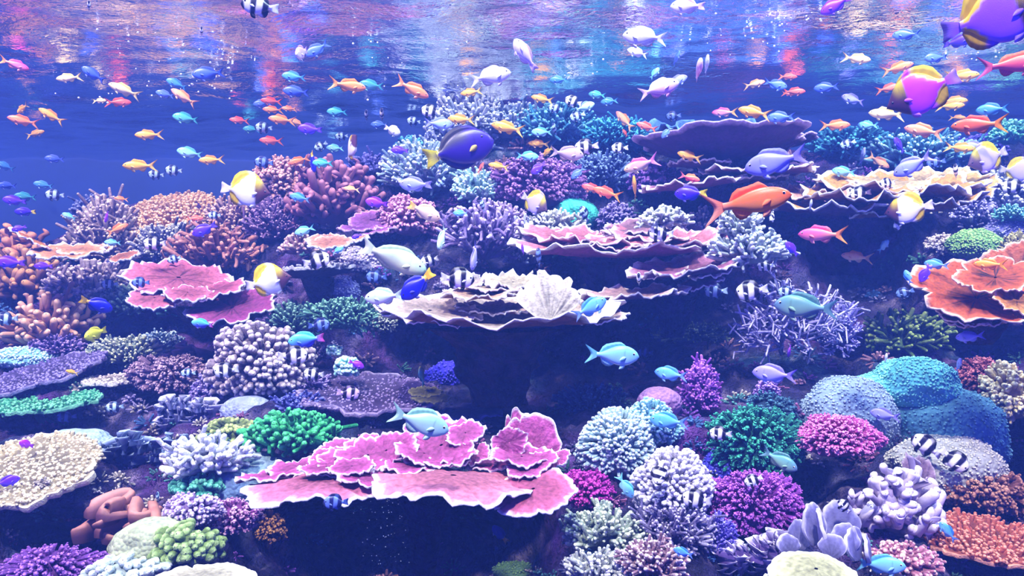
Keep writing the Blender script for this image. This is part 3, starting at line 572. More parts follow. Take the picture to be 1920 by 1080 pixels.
mound('brain_coral', 'grey-blue ridged brain coral beside the pink plates', 478, 890, 170, 82, (130, 156, 170), (70, 90, 130), 'brain', cells=9, dim=.03, lump=.06)
mound('brain_coral', 'blue-grey polyp slope under the pink plate edge', 430, 925, 100, 90, (100, 126, 160), (70, 90, 140), 'brain', cells=7, dim=.03)
mound('brain_coral', 'olive-cream polyp mound at the bottom by the brown folds', 285, 1020, 150, 92, (170, 180, 140), (100, 116, 120), 'dimple', cells=8, dim=.03, lump=.07)
mound('brain_coral', 'grey-blue honeycomb coral slope behind the cream table', 145, 828, 130, 44, (150, 176, 200), (90, 110, 170), 'dimple', cells=7, dim=.03)
mound('boulder_coral', 'small blue-grey stone coral at the back of the pink plates', 618, 835, 46, 60, (110, 120, 180), (150, 160, 200), 'smooth', lump=.12)
mound('boulder_coral', 'white-teal ridged coral hump above the lavender table', 50, 672, 110, 40, (130, 190, 200), (216, 236, 236), 'nub', n=260, r=3.4)
mound('boulder_coral', 'bright blue encrusted rock in the dark middle gap', 832, 704, 66, 46, (50, 40, 190), (96, 90, 230), 'nub', n=120, r=3, lump=.25)
mound('boulder_coral', 'grey cream encrusted hump below the pale green wrasse', 680, 494, 90, 58, (150, 140, 170), (216, 206, 220), 'nub', n=240, r=3.2, lump=.2)
mound('boulder_coral', 'lavender crusted rock under the grey edge-on table', 640, 545, 70, 50, (110, 110, 180), (176, 180, 220), 'nub', n=200, r=3, lump=.2)
mound('boulder_coral', 'lilac mat coral hump behind the green mound', 1885, 438, 80, 46, (120, 116, 180), (170, 170, 214), 'nub', n=260, r=2.6)
mound('boulder_coral', 'dim green mossy hump at the bottom of the hollow', 965, 1072, 80, 34, (60, 90, 50), (96, 130, 70), 'nub', n=160, r=2.6)

# branching corals
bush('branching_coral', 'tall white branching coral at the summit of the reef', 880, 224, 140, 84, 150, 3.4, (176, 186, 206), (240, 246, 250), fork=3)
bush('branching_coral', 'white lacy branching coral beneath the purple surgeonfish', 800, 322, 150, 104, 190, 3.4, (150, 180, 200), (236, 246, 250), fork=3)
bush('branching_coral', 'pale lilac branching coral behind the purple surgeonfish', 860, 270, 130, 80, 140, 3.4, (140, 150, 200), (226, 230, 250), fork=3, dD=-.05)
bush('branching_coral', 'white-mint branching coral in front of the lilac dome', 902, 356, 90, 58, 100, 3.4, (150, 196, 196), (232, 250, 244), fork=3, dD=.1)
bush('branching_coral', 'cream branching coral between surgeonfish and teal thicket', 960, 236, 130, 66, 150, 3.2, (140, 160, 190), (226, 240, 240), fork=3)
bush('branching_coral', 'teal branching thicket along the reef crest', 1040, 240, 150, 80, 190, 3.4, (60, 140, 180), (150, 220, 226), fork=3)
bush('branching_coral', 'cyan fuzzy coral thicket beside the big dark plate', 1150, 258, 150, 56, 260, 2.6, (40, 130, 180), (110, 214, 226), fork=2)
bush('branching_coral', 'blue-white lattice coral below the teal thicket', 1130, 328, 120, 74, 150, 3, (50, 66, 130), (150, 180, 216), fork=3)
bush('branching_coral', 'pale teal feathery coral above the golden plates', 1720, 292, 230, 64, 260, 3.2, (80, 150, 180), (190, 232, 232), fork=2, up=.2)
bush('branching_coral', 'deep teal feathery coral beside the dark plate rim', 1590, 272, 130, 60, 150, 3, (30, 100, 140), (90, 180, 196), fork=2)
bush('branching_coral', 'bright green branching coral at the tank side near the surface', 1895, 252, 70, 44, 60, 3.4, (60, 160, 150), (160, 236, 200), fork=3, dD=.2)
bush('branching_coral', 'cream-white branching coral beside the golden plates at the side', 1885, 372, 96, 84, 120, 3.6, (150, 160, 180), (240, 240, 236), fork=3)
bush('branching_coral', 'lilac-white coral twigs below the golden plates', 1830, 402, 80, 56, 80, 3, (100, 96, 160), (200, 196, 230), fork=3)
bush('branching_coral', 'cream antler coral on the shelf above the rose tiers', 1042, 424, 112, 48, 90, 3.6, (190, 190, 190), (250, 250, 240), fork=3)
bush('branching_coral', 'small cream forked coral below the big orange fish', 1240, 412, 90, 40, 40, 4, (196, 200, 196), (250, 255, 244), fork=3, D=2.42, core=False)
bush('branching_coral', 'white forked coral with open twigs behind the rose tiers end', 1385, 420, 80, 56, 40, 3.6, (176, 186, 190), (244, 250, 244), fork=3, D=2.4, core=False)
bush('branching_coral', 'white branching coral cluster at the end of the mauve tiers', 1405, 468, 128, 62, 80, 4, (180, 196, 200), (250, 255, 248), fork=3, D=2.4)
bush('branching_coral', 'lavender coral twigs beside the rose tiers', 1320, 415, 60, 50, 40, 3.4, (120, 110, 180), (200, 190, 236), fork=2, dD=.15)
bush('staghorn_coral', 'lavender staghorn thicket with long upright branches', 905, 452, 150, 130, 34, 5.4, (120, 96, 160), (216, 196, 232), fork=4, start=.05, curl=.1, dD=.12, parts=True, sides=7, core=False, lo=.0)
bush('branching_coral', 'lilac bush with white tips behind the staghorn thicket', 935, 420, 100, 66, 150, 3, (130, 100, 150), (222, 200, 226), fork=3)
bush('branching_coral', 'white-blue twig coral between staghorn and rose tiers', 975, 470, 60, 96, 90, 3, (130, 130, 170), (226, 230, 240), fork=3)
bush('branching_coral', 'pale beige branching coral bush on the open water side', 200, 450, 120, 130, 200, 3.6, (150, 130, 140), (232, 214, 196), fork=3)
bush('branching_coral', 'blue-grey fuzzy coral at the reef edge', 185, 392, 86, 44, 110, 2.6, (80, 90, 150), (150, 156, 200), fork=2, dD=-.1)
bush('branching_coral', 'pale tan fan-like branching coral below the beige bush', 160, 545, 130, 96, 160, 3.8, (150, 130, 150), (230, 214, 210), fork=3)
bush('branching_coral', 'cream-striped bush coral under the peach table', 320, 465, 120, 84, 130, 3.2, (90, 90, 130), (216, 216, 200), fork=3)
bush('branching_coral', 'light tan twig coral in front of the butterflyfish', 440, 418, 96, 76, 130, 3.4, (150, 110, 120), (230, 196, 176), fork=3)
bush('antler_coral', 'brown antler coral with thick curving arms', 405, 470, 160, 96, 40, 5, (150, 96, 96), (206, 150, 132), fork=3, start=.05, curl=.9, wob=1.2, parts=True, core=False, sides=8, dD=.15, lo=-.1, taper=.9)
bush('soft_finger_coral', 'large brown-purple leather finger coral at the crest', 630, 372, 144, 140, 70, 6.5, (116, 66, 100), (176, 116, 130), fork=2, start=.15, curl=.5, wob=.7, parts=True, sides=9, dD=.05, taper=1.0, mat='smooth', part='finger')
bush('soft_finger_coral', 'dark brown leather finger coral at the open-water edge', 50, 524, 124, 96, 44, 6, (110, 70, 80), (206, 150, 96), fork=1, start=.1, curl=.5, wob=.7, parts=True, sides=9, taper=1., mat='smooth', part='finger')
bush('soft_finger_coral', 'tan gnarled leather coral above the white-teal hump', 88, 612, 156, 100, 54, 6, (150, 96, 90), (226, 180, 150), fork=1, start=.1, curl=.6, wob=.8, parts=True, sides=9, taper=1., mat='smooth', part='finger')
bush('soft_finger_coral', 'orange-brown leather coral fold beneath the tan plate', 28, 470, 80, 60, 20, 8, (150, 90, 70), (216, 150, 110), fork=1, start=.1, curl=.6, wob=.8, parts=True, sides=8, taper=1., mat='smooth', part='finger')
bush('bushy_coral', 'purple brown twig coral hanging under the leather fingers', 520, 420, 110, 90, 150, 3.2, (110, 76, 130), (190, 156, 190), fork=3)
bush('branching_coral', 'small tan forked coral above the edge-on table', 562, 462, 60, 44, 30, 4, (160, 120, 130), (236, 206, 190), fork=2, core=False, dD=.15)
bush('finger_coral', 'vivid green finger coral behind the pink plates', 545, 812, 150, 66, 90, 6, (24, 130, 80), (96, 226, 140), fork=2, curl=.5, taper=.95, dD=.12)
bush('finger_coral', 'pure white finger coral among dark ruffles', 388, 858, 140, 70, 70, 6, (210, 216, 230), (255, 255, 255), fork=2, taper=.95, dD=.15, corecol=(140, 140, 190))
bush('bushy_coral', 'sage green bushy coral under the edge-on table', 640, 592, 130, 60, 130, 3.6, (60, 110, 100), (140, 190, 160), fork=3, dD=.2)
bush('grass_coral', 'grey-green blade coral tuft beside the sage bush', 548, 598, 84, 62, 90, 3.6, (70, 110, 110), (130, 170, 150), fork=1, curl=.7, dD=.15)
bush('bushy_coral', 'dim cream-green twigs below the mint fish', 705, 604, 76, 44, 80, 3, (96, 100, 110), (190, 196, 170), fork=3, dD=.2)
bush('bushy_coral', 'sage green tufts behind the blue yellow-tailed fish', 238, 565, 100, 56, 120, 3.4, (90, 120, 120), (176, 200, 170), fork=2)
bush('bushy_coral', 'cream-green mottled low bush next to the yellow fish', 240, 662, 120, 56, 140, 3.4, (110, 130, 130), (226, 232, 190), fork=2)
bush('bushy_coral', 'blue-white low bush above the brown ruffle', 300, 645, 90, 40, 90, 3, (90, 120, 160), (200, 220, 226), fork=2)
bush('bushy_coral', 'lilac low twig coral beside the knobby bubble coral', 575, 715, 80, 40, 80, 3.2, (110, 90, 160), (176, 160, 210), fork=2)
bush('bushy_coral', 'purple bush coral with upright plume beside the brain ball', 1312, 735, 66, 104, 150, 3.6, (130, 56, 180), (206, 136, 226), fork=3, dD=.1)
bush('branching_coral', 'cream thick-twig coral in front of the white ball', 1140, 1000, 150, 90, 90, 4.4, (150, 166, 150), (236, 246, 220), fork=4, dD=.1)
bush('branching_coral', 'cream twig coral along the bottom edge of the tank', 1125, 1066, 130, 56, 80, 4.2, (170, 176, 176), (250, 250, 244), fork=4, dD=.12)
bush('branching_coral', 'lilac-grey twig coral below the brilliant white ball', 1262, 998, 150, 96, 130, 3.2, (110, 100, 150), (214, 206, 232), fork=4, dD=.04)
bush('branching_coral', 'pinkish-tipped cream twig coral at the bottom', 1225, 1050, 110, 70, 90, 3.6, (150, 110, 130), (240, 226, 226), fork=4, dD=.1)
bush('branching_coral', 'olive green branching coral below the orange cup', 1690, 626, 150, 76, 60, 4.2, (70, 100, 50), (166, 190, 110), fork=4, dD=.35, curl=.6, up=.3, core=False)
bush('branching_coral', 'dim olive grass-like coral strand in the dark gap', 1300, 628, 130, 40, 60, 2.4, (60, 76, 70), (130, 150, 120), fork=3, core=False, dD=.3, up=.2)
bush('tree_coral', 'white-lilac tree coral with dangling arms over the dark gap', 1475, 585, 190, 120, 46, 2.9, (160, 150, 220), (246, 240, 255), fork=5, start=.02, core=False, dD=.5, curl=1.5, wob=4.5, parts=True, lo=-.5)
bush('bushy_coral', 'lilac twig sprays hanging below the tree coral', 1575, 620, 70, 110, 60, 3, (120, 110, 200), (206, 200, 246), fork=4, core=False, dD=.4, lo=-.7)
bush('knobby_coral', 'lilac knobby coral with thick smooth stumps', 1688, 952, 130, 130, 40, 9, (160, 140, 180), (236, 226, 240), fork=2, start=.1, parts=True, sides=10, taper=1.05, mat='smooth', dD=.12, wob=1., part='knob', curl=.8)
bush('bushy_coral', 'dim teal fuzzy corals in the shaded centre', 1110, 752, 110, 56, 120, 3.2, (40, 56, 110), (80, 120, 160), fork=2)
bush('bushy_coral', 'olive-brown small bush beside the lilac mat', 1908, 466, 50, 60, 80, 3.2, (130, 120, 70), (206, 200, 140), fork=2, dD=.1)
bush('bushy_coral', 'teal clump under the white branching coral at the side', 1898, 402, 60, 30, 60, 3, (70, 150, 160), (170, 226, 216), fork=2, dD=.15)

# foliose corals
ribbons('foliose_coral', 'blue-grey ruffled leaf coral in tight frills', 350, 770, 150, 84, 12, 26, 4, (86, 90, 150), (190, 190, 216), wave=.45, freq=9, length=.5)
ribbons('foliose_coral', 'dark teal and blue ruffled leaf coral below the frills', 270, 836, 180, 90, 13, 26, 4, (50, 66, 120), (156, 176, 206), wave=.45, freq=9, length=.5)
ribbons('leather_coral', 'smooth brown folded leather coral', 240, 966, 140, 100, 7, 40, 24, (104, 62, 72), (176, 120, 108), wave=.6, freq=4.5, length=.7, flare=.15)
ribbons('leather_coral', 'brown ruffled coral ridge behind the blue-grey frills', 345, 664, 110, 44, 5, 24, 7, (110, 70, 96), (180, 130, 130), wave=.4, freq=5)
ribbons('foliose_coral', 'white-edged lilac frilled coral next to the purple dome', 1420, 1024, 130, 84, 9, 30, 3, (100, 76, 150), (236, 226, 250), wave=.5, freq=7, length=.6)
plates('blade_coral', 'upright lilac-grey blade coral of rounded slabs', 1565, 1020, 1.62, [
    (1500, 1030, .06, 26, 9, dict(yaw=-35, asp=2.1)), (1530, 1022, .04, 30, 9, dict(yaw=20, asp=2.6)), (1545, 1030, .0, 24, 9, dict(yaw=78, asp=3.2)), (1580, 1016, .08, 42, 9, dict(yaw=0, asp=1.8)), (1585, 1040, -.02, 30, 9, dict(yaw=-15, asp=2.)), (1606, 1050, -.02, 34, 9, dict(yaw=40, asp=1.9)), (1560, 1045, -.03, 28, 9, dict(yaw=-30, asp=1.6)), (1480, 1040, .02, 26, 9, dict(yaw=10, asp=1.5)), (1630, 1055, .0, 26, 9, dict(yaw=60, asp=2.))
], (150, 146, 206), rim=(226, 222, 246), under=(130, 126, 190), mat='smooth', part='blade', th=9., pitch=82, t0=.05, t1=PI - .05, amp=.05, ruf=.03, lob=3, cup=0, slit=0)
ribbons('foliose_coral', 'grey-lilac ruffled coral beside the staghorn base', 660, 478, 70, 40, 5, 16, 3, (130, 120, 160), (220, 210, 226), wave=.4, freq=8)

bush('branching_coral', 'far teal coral clump at the crest behind the surgeonfish tail', 768, 286, 60, 56, 70, 3.2, (40, 120, 160), (120, 206, 220), fork=2)
bush('branching_coral', 'dim lilac coral far behind the leather fingers on the crest', 695, 322, 90, 60, 110, 3.2, (70, 66, 150), (130, 126, 200), fork=2, dD=-.05)
bush('branching_coral', 'violet coral far back at the tank side crest', 1825, 284, 110, 50, 120, 3, (70, 60, 170), (120, 110, 210), fork=2, dD=-.05)
bush('bushy_coral', 'mottled purple bush between the sage tufts and the fan coral', 110, 650, 90, 40, 90, 3, (90, 70, 150), (180, 150, 200), fork=2)
bush('bushy_coral', 'lilac thorny bush behind the knobby bubble coral', 585, 660, 60, 50, 60, 3, (110, 90, 150), (200, 180, 210), fork=2)
bush('branching_coral', 'small violet twigs beside the purple-grey table', 560, 760, 90, 40, 80, 3, (60, 60, 150), (120, 130, 210), fork=2)
mound('boulder_coral', 'violet crusted rock under the brain ball', 1200, 800, 60, 40, (80, 40, 170), (140, 90, 210), 'nub', n=120, r=3, lump=.3, dD=-.05)
mound('boulder_coral', 'deep blue crusted rock by the emerald coral', 1345, 880, 60, 60, (50, 40, 160), (90, 90, 210), 'nub', n=120, r=3, lump=.3)
bush('bushy_coral', 'blue-violet encrusting twigs beside the lilac frilled coral', 1345, 1010, 70, 80, 90, 3, (80, 60, 190), (160, 150, 236), fork=3)
# ------------------------------------------------------------------ fish builders
def C3(h): return lin(tuple(int(h[i:i + 2], 16) for i in (0, 2, 4)))
# silhouette tables: u along the body (nose 0, tail base 1), top and bottom heights as shares of the total length
SHAPE = {
    'anthias': dict(bl=.74, U=[0, .04, .12, .25, .42, .6, .78, .92, 1], T=[0, .045, .09, .125, .138, .118, .075, .045, .045], B=[0, -.035, -.075, -.115, -.13, -.115, -.07, -.042, -.042], W=.085,
                    dors=(.27, .86, [.0, .075, .06, .055, .06, .075, .055, .0], .03), anal=(.56, .84, [0, .06, .085, .06, 0], .03), tail=(.26, .2, .62, .05), eye=(.085, .03, .022), pect=.13, pelv=.12),
    'chromis': dict(bl=.76, U=[0, .04, .12, .25, .42, .6, .78, .92, 1], T=[.0, .06, .12, .17, .185, .155, .09, .045, .042], B=[0, -.05, -.1, -.155, -.175, -.15, -.085, -.042, -.04], W=.10,
                    dors=(.27, .9, [.0, .055, .06, .06, .065, .08, .06, .0], .03), anal=(.55, .88, [0, .06, .085, .07, 0], .03), tail=(.24, .175, .55, .05), eye=(.1, .045, .026), pect=.15, pelv=.13),
    'wrasse': dict(bl=.8, U=[0, .04, .12, .25, .42, .6, .78, .92, 1], T=[.0, .05, .095, .14, .16, .14, .085, .045, .045], B=[0, -.045, -.09, -.13, -.145, -.13, -.08, -.045, -.045], W=.10,
                    dors=(.22, .92, [.0, .035, .045, .045, .045, .05, .04, .0], .025), anal=(.5, .9, [0, .035, .045, .04, 0], .02), tail=(.2, .14, .45, .06), eye=(.12, .035, .02), pect=.13, pelv=.09),
    'humbug': dict(bl=.79, U=[0, .04, .12, .25, .42, .6, .78, .92, 1], T=[.0, .09, .18, .25, .27, .24, .15, .07, .06], B=[0, -.07, -.14, -.21, -.24, -.215, -.14, -.07, -.06], W=.13,
                   dors=(.2, .9, [.02, .07, .085, .09, .1, .115, .08, .0], .03), anal=(.52, .88, [0, .085, .115, .09, 0], .03), tail=(.2, .16, .2, .09), eye=(.12, .07, .034), pect=.15, pelv=.17),
    'butterfly': dict(bl=.84, U=[0, .05, .12, .25, .42, .6, .78, .92, 1], T=[.0, .045, .12, .245, .325, .33, .23, .085, .06], B=[0, -.035, -.09, -.2, -.29, -.29, -.19, -.075, -.055], W=.10,
                      dors=(.24, .97, [.0, .05, .065, .075, .09, .12, .13, .03], .01), anal=(.6, .97, [0, .07, .12, .13, .03], .01), tail=(.19, .14, .12, .055), eye=(.11, .03, .024), pect=.14, pelv=.13),
    'tang': dict(bl=.82, U=[0, .04, .12, .25, .42, .6, .78, .92, 1], T=[.02, .085, .16, .225, .25, .23, .155, .06, .045], B=[-.02, -.08, -.145, -.21, -.235, -.215, -.145, -.055, -.045], W=.10,
                 dors=(.16, .95, [.0, .05, .065, .07, .072, .07, .06, .01], .01), anal=(.4, .95, [0, .055, .065, .06, .01], .01), tail=(.2, .17, .3, .08), eye=(.15, .085, .02), pect=.16, pelv=.08),
    'damsel': dict(bl=.78, U=[0, .04, .12, .25, .42, .6, .78, .92, 1], T=[.0, .065, .13, .185, .2, .17, .1, .06, .055], B=[0, -.055, -.12, -.175, -.195, -.165, -.1, -.055, -.05], W=.11,
                   dors=(.24, .9, [.0, .045, .05, .055, .06, .075, .05, .0], .03), anal=(.52, .88, [0, .055, .075, .06, 0], .03), tail=(.22, .14, .3, .09), eye=(.1, .045, .024), pect=.15, pelv=.12),
}
def mixc(a, b, t): return a + (b - a) * np.clip(t, 0, 1)[..., None]
def pat(kind):
    """colour pattern: returns f(u, v) with u from nose 0 to tail tip 1 and v from belly -1 to back 1"""
    def grad(back, belly, tailc, head=None, t0=.55):
        b, l, t = C3(back), C3(belly), C3(tailc); h = C3(head) if head else None
        def f(u, v):
            c = mixc(l, b, v * .55 + .5); c = mixc(c, t, (u - t0) / (1 - t0) * 1.2)
            return c if h is None else mixc(c, h, 1 - u / .22)
        return f
    def bars(white, dark, tailc):
        wh, dk, tc = C3(white), C3(dark), C3(tailc)
        def f(u, v):
            x = u + .03 * v * np.sign(v)
            s = np.maximum.reduce([1 - sm(.07, .10, u + .02 * v), sm(.235, .26, u) * (1 - sm(.385, .41, u - .03 * v)), sm(.545, .57, u - .02 * v) * (1 - sm(.70, .74, u - .02 * v))])
            s = np.maximum(s, sm(1.12, 1.25, v) * (1 - sm(.7, .76, u)))
            c = mixc(wh, dk, s); return mixc(c, tc, (u - .76) * 20)
        return f
    def pyramid(white, yellow, brown, tailc):
        wh, ye, br, tc = C3(white), C3(yellow), C3(brown), C3(tailc)
        def f(u, v):
            c = mixc(wh, ye, sm(.0, .05, (v - .15) - (.95 - .9 * np.abs((u - .34) / .30) ** 1.2) + .0) * (v > 0)) if False else wh + 0 * u[..., None]
            top = sm(.86, .93, v + .0 * u) * sm(.45, .52, u)
            rear = sm(.0, .06, v - (1.0 - 2.4 * np.maximum(0, u - .44))) * sm(.44, .5, u)
            low = sm(.0, .06, -v - (1.0 - 2.2 * np.maximum(0, u - .58))) * sm(.56, .62, u)
            c = mixc(c, ye, np.maximum.reduce([top, rear, low]) * (1 - sm(.80, .84, u)))
            hd = 1 - sm(.27, .30, u + .07 * (1 - v) * .5 - .06)
            c = mixc(c, mixc(br, ye * .8, sm(.13, .26, u) * sm(-.2, .9, v)), hd)
            return mixc(c, tc, (u - .83) * 30)
        return f
    def twotone(body, tailc, cut=.7, back=None):
        b, t = C3(body), C3(tailc); k = C3(back) if back else b
        def f(u, v):
            c = mixc(b, k, sm(.1, .5, v) * sm(.25, .45, u)); return mixc(c, t, sm(cut, cut + .035, u + .03 * np.abs(v)))
        return f
    T = {
        'orange': grad('ff7e1c', 'ffb468', 'ffb870', 'f58460'), 'yellow': grad('ffa010', 'ffc850', 'ffd878', 'ffb030'), 'pale_yellow': grad('ffd878', 'ffeeb8', 'ffe8a0', 'f2d490'),
        'peach': grad('ff9c50', 'ffcc98', 'ffcc90', 'f09880'), 'red': grad('ff5030', 'ff9070', 'ff8050', 'ff6058'), 'magenta': grad('f0408a', 'ff9ab0', 'ffb050', 'e04890', .45),
        'fire': grad('ff4a1c', 'ff8a5a', 'ffb038', 'f07838', .5), 'bigorange': grad('ff5a14', 'ffa850', 'ffb4a0', 'ff7030', .62), 'redmag': grad('ff7a4a', 'e23a8a', 'e070b0', 'ff6a5a', .65), 'pinkcream': grad('ff5a9a', 'ffe6c0', 'e890e0', 'ffd890', .5),
        'cyan': grad('6ac4e8', 'b8f0f4', '8ad8f0', '80c8e8'), 'teal': grad('3aa8b8', '70d0cc', '50b8c8'), 'sky': grad('4aa0f0', '90d8ff', '9ab8ff', '5a98f0'), 'lavender': grad('8a88f4', 'b8c4ff', 'a898ff', '8a86f0'),
        'blue': grad('4a68e0', '7098f0', '5a78e8'), 'dimblue': grad('3c58d0', '5070e0', '4a60d8'), 'dimteal': grad('3a80c8', '58a0d8', '4890d0'), 'palegreen': grad('8cc8b8', 'c8ecd8', 'c0e8dc', 'a0d8d8', .7), 'dull': grad('4a8a90', '9ac8a8', '70a0b8', '6080a8'),
        'parrot': grad('a8c0a0', 'dcd8b8', 'dfe4dc', '98bfae', .75), 'white': grad('f4f2ff', 'ffffff', 'f6f2ff', 'e6e2f4'), 'whitepink': grad('f6f0ff', 'f0a8e8', 'f4d8f8', 'f4ecff'), 'whiteviolet': grad('c8a0ff', 'fff4ff', 'e6c8ff', 'f0e4ff'), 'violet': grad('5a1af0', '6a38ff', '7a48f0'), 'purple': grad('8a20f0', 'a040f8', '8a30e8'),
        'mint': grad('c8e8e0', 'e4f8f0', 'd8e8f0'), 'cyanviolet': grad('50d0e0', '5a40ff', 'f050c8', '70d8ec', .72), 'tan': grad('e8c8a0', 'f0d8b8', 'f0d040', 'e8c0a0', .72), 'greyp': grad('a890b0', 'd8b8c0', 'b8a0c0', 'b098b8'), 'gold': grad('ff9a10', 'ffb840', 'ffb030', 'ff8a10'), 'ygreen': grad('a8b830', '70c0c0', '80d0f0', 'a0a040'),
        'humbug': bars('f6f4ff', '16102e', 'eceaff'), 'humbugb': bars('b8d8f4', '20285a', 'b0c8f0'), 'humbugd': bars('6a86d8', '1c1f5c', '5068c0'),
        'pyramid': pyramid('f0ecff', 'f2d410', '5a3040', 'f6f2ff'), 'pyrlav': pyramid('b8a8ff', 'e0cc10', '5a4058', 'e8e4ff'), 'pyrmag': pyramid('c838f4', 'e0c010', '4a2040', 'c0a0ff'), 'pyrvio': pyramid('9a50f8', 'e0b808', '402030', 'a080e8'),
        'bluey': twotone('1a12c8', 'ffd020'), 'violety': twotone('4418e0', 'f0d830', .74), 'surgeon': twotone('2e0c86', 'f4ea18', .8, '3a3548'), 'ytang': grad('d8d820', 'f0f020', 'e8e020'),
    }
    return T[kind]
_fm = {}
def fin_strip(base, tip, colb, colt, th):
    """thin fin between a base curve and a tip curve"""
    n = len(base); mid = (base + tip) / 2; y = np.array((0, 1, 0.))
    P = np.stack([base + y * th, mid + y * th * .6, tip, mid - y * th * .6, base - y * th]); cm = (colb + colt) / 2; st = (1 - .16 * (np.arange(n) % 2))[:, None]; cm = cm * st; colt = colt * st
    return P, np.stack([colb, cm, colt, cm, colb])
def fish_meshes(sp, kind):
    key = (sp, kind)
    if key in _fm: return _fm[key]
    S = SHAPE[sp]; f = pat(kind); bl = S['bl']; parts = {}
    nu, nv = (44, 20) if sp in ('tang', 'wrasse', 'butterfly') else (34, 16)
    u = np.linspace(0, 1, nu) ** 1.15
    def crv(k, u):
        x = np.array(S['U']); y = np.array(S[k]); t = np.interp(u, x, np.arange(len(x)))
        i = np.clip(np.floor(t).astype(int), 0, len(x) - 2); g = t - i                          # smooth cubic through the table
        m = np.gradient(y, x); h = x[i + 1] - x[i]
        return (2 * g**3 - 3 * g**2 + 1) * y[i] + (g**3 - 2 * g**2 + g) * h * m[i] + (-2 * g**3 + 3 * g**2) * y[i + 1] + (g**3 - g**2) * h * m[i + 1]
    T, B = crv('T', u), crv('B', u); zc = (T + B) / 2; hh = (T - B) / 2
    W = S['W'] * np.sin(np.pi * np.clip(u * .82 + .06, 0, 1)) ** .75 * (1 - .25 * u); W = np.minimum(W, hh * .95 + .004) * sm(-.03, .06, u)
    a = np.arange(nv) * 2 * math.pi / nv; ca, sa = np.cos(a), np.sin(a)
    z = zc[:, None] + hh[:, None] * sa; y = W[:, None] * np.sign(ca) * np.abs(ca) ** .85
    x = .5 - bl * u[:, None] + 0 * z
    V = sa[None] + 0 * z; U = bl * u[:, None] + 0 * z
    Cb = f(U, V)
    g = np.exp(-((U - .235 - .03 * (1 - V * V)) / .007) ** 2) * (np.abs(V) < .75); Cb = Cb * (1 - .28 * g[..., None])                        # gill cover edge
    mth = np.exp(-((z - .006 * 0) / .006) ** 2) * (U < .05) * (U > .006); Cb = Cb * (1 - .55 * mth[..., None])                               # mouth
    mb = MB(); mb.grid(np.stack([x, y, z], -1), Cb, closed_v=True); parts['body'] = mb
    def lift(u0): return float(crv('T', np.array([u0]))[0]), float(crv('B', np.array([u0]))[0])
    def dorsal(spec, top):
        u0, u1, H, sweep = spec; n = 14; uu = np.linspace(u0, u1, n); h = np.interp(np.linspace(0, 1, n), np.linspace(0, 1, len(H)), H)
        zz = crv('T' if top else 'B', uu); s = 1 if top else -1
        base = np.stack([.5 - bl * uu, 0 * uu, zz - s * .02], -1); tip = np.stack([.5 - bl * uu - sweep - h * .35, 0 * uu, zz + s * h * (1 + .06 * (np.arange(n) % 2))], -1)
        cb = f(bl * uu, np.full(n, s * .95)); ct = f(bl * uu, np.full(n, s * 1.3)); ct = ct + (1 - ct) * .05 if not kind.startswith(('humbug', 'pyr', 'surg')) else ct
        m = MB(); P, C = fin_strip(base, tip, cb, ct, .008); m.grid(P, C); return m
    parts['dorsal_fin'] = dorsal(S['dors'], True); parts['anal_fin'] = dorsal(S['anal'], False)
    ln, sp_, fork, bh = S['tail']; n = 17; s = np.linspace(-1, 1, n); x0 = .5 - bl
    base = np.stack([np.full(n, x0 + .02), 0 * s, s * bh * .8], -1)
    tip = np.stack([x0 - ln * (1 - fork + fork * np.abs(s) ** 1.6) * (1 - .12 * np.abs(s) ** 8), 0 * s, s * sp_ * (1 if fork > .4 else .9)], -1)
    cb = f(np.full(n, bl - .01), s * .5); ct = f(np.full(n, 1.), s * .5); m = MB(); P, C = fin_strip(base, tip, cb, ct, .009); m.grid(P, C); parts['tail_fin'] = m
    def leaf(root, d, wdir, L, col):
        t = np.linspace(0, 1, 8); w_ = L * .3 * np.sin(np.pi * np.clip(t * .85 + .12, 0, 1)); nrm = unit(np.cross(d, wdir))
        c = root + np.outer(t * L, d); e1 = c + w_[:, None] * wdir; e2 = c - w_[:, None] * wdir
        P = np.stack([e1, c + nrm * .0015, e2, c - nrm * .0015]); mm = MB(); mm.grid(P, col, closed_u=True); return mm
    pu = .27; cpect = f(np.array([.5]), np.array([-.3]))[0]; cpect = cpect + (1 - cpect) * .06
    if kind == 'surgeon': cpect = C3('b8a060')
    for sd in (1, -1):
        wy = S['W'] * .8
        parts['pectoral_fin', sd] = leaf(np.array((.5 - pu * bl - .03, sd * wy, -.02)), unit(np.array((-.85, sd * .22, -.42))), unit(np.array((-.35, 0, .9))), S['pect'] * .85, cpect)
        zb = lift(.33)[1]; cp = f(np.array([.3]), np.array([-1.]))[0]
        parts['pelvic_fin', sd] = leaf(np.array((.5 - .33 * bl, sd * .02, zb + .015)), unit(np.array((-.75, sd * .2, -.6))), unit(np.array((-.6, 0, .75))), S['pelv'], cp + (1 - cp) * .2 if not kind.startswith('humbug') else cp)
        eu, ez, er = S['eye']; xi = .5 - eu * 1.0; wi = float(np.interp(eu / bl, u, W)) * math.sqrt(max(.1, 1 - ((ez - float(np.interp(eu / bl, u, zc))) / float(np.interp(eu / bl, u, hh))) ** 2))
        th = np.linspace(.01, math.pi - .01, 7)[:, None]; ph = np.arange(10)[None] * 2 * math.pi / 10
        d = np.stack([np.sin(th) * np.cos(ph), sd * np.cos(th) + 0 * ph, np.sin(th) * np.sin(ph)], -1)
        q = np.cos(th) + 0 * ph; iris = C3('d8c8b8') if not kind.startswith(('humbug', 'pyr', 'surg', 'blue', 'viol')) else C3('3a2a50')
        col = np.where((q > .3)[..., None], iris, f(np.full(q.shape, eu), 0 * q)); ce = np.array((xi, sd * (wi - er * .35), ez))
        m = MB(); m.grid(ce + d * er * (1, .6, 1), col, closed_v=True); parts['eye', sd] = m
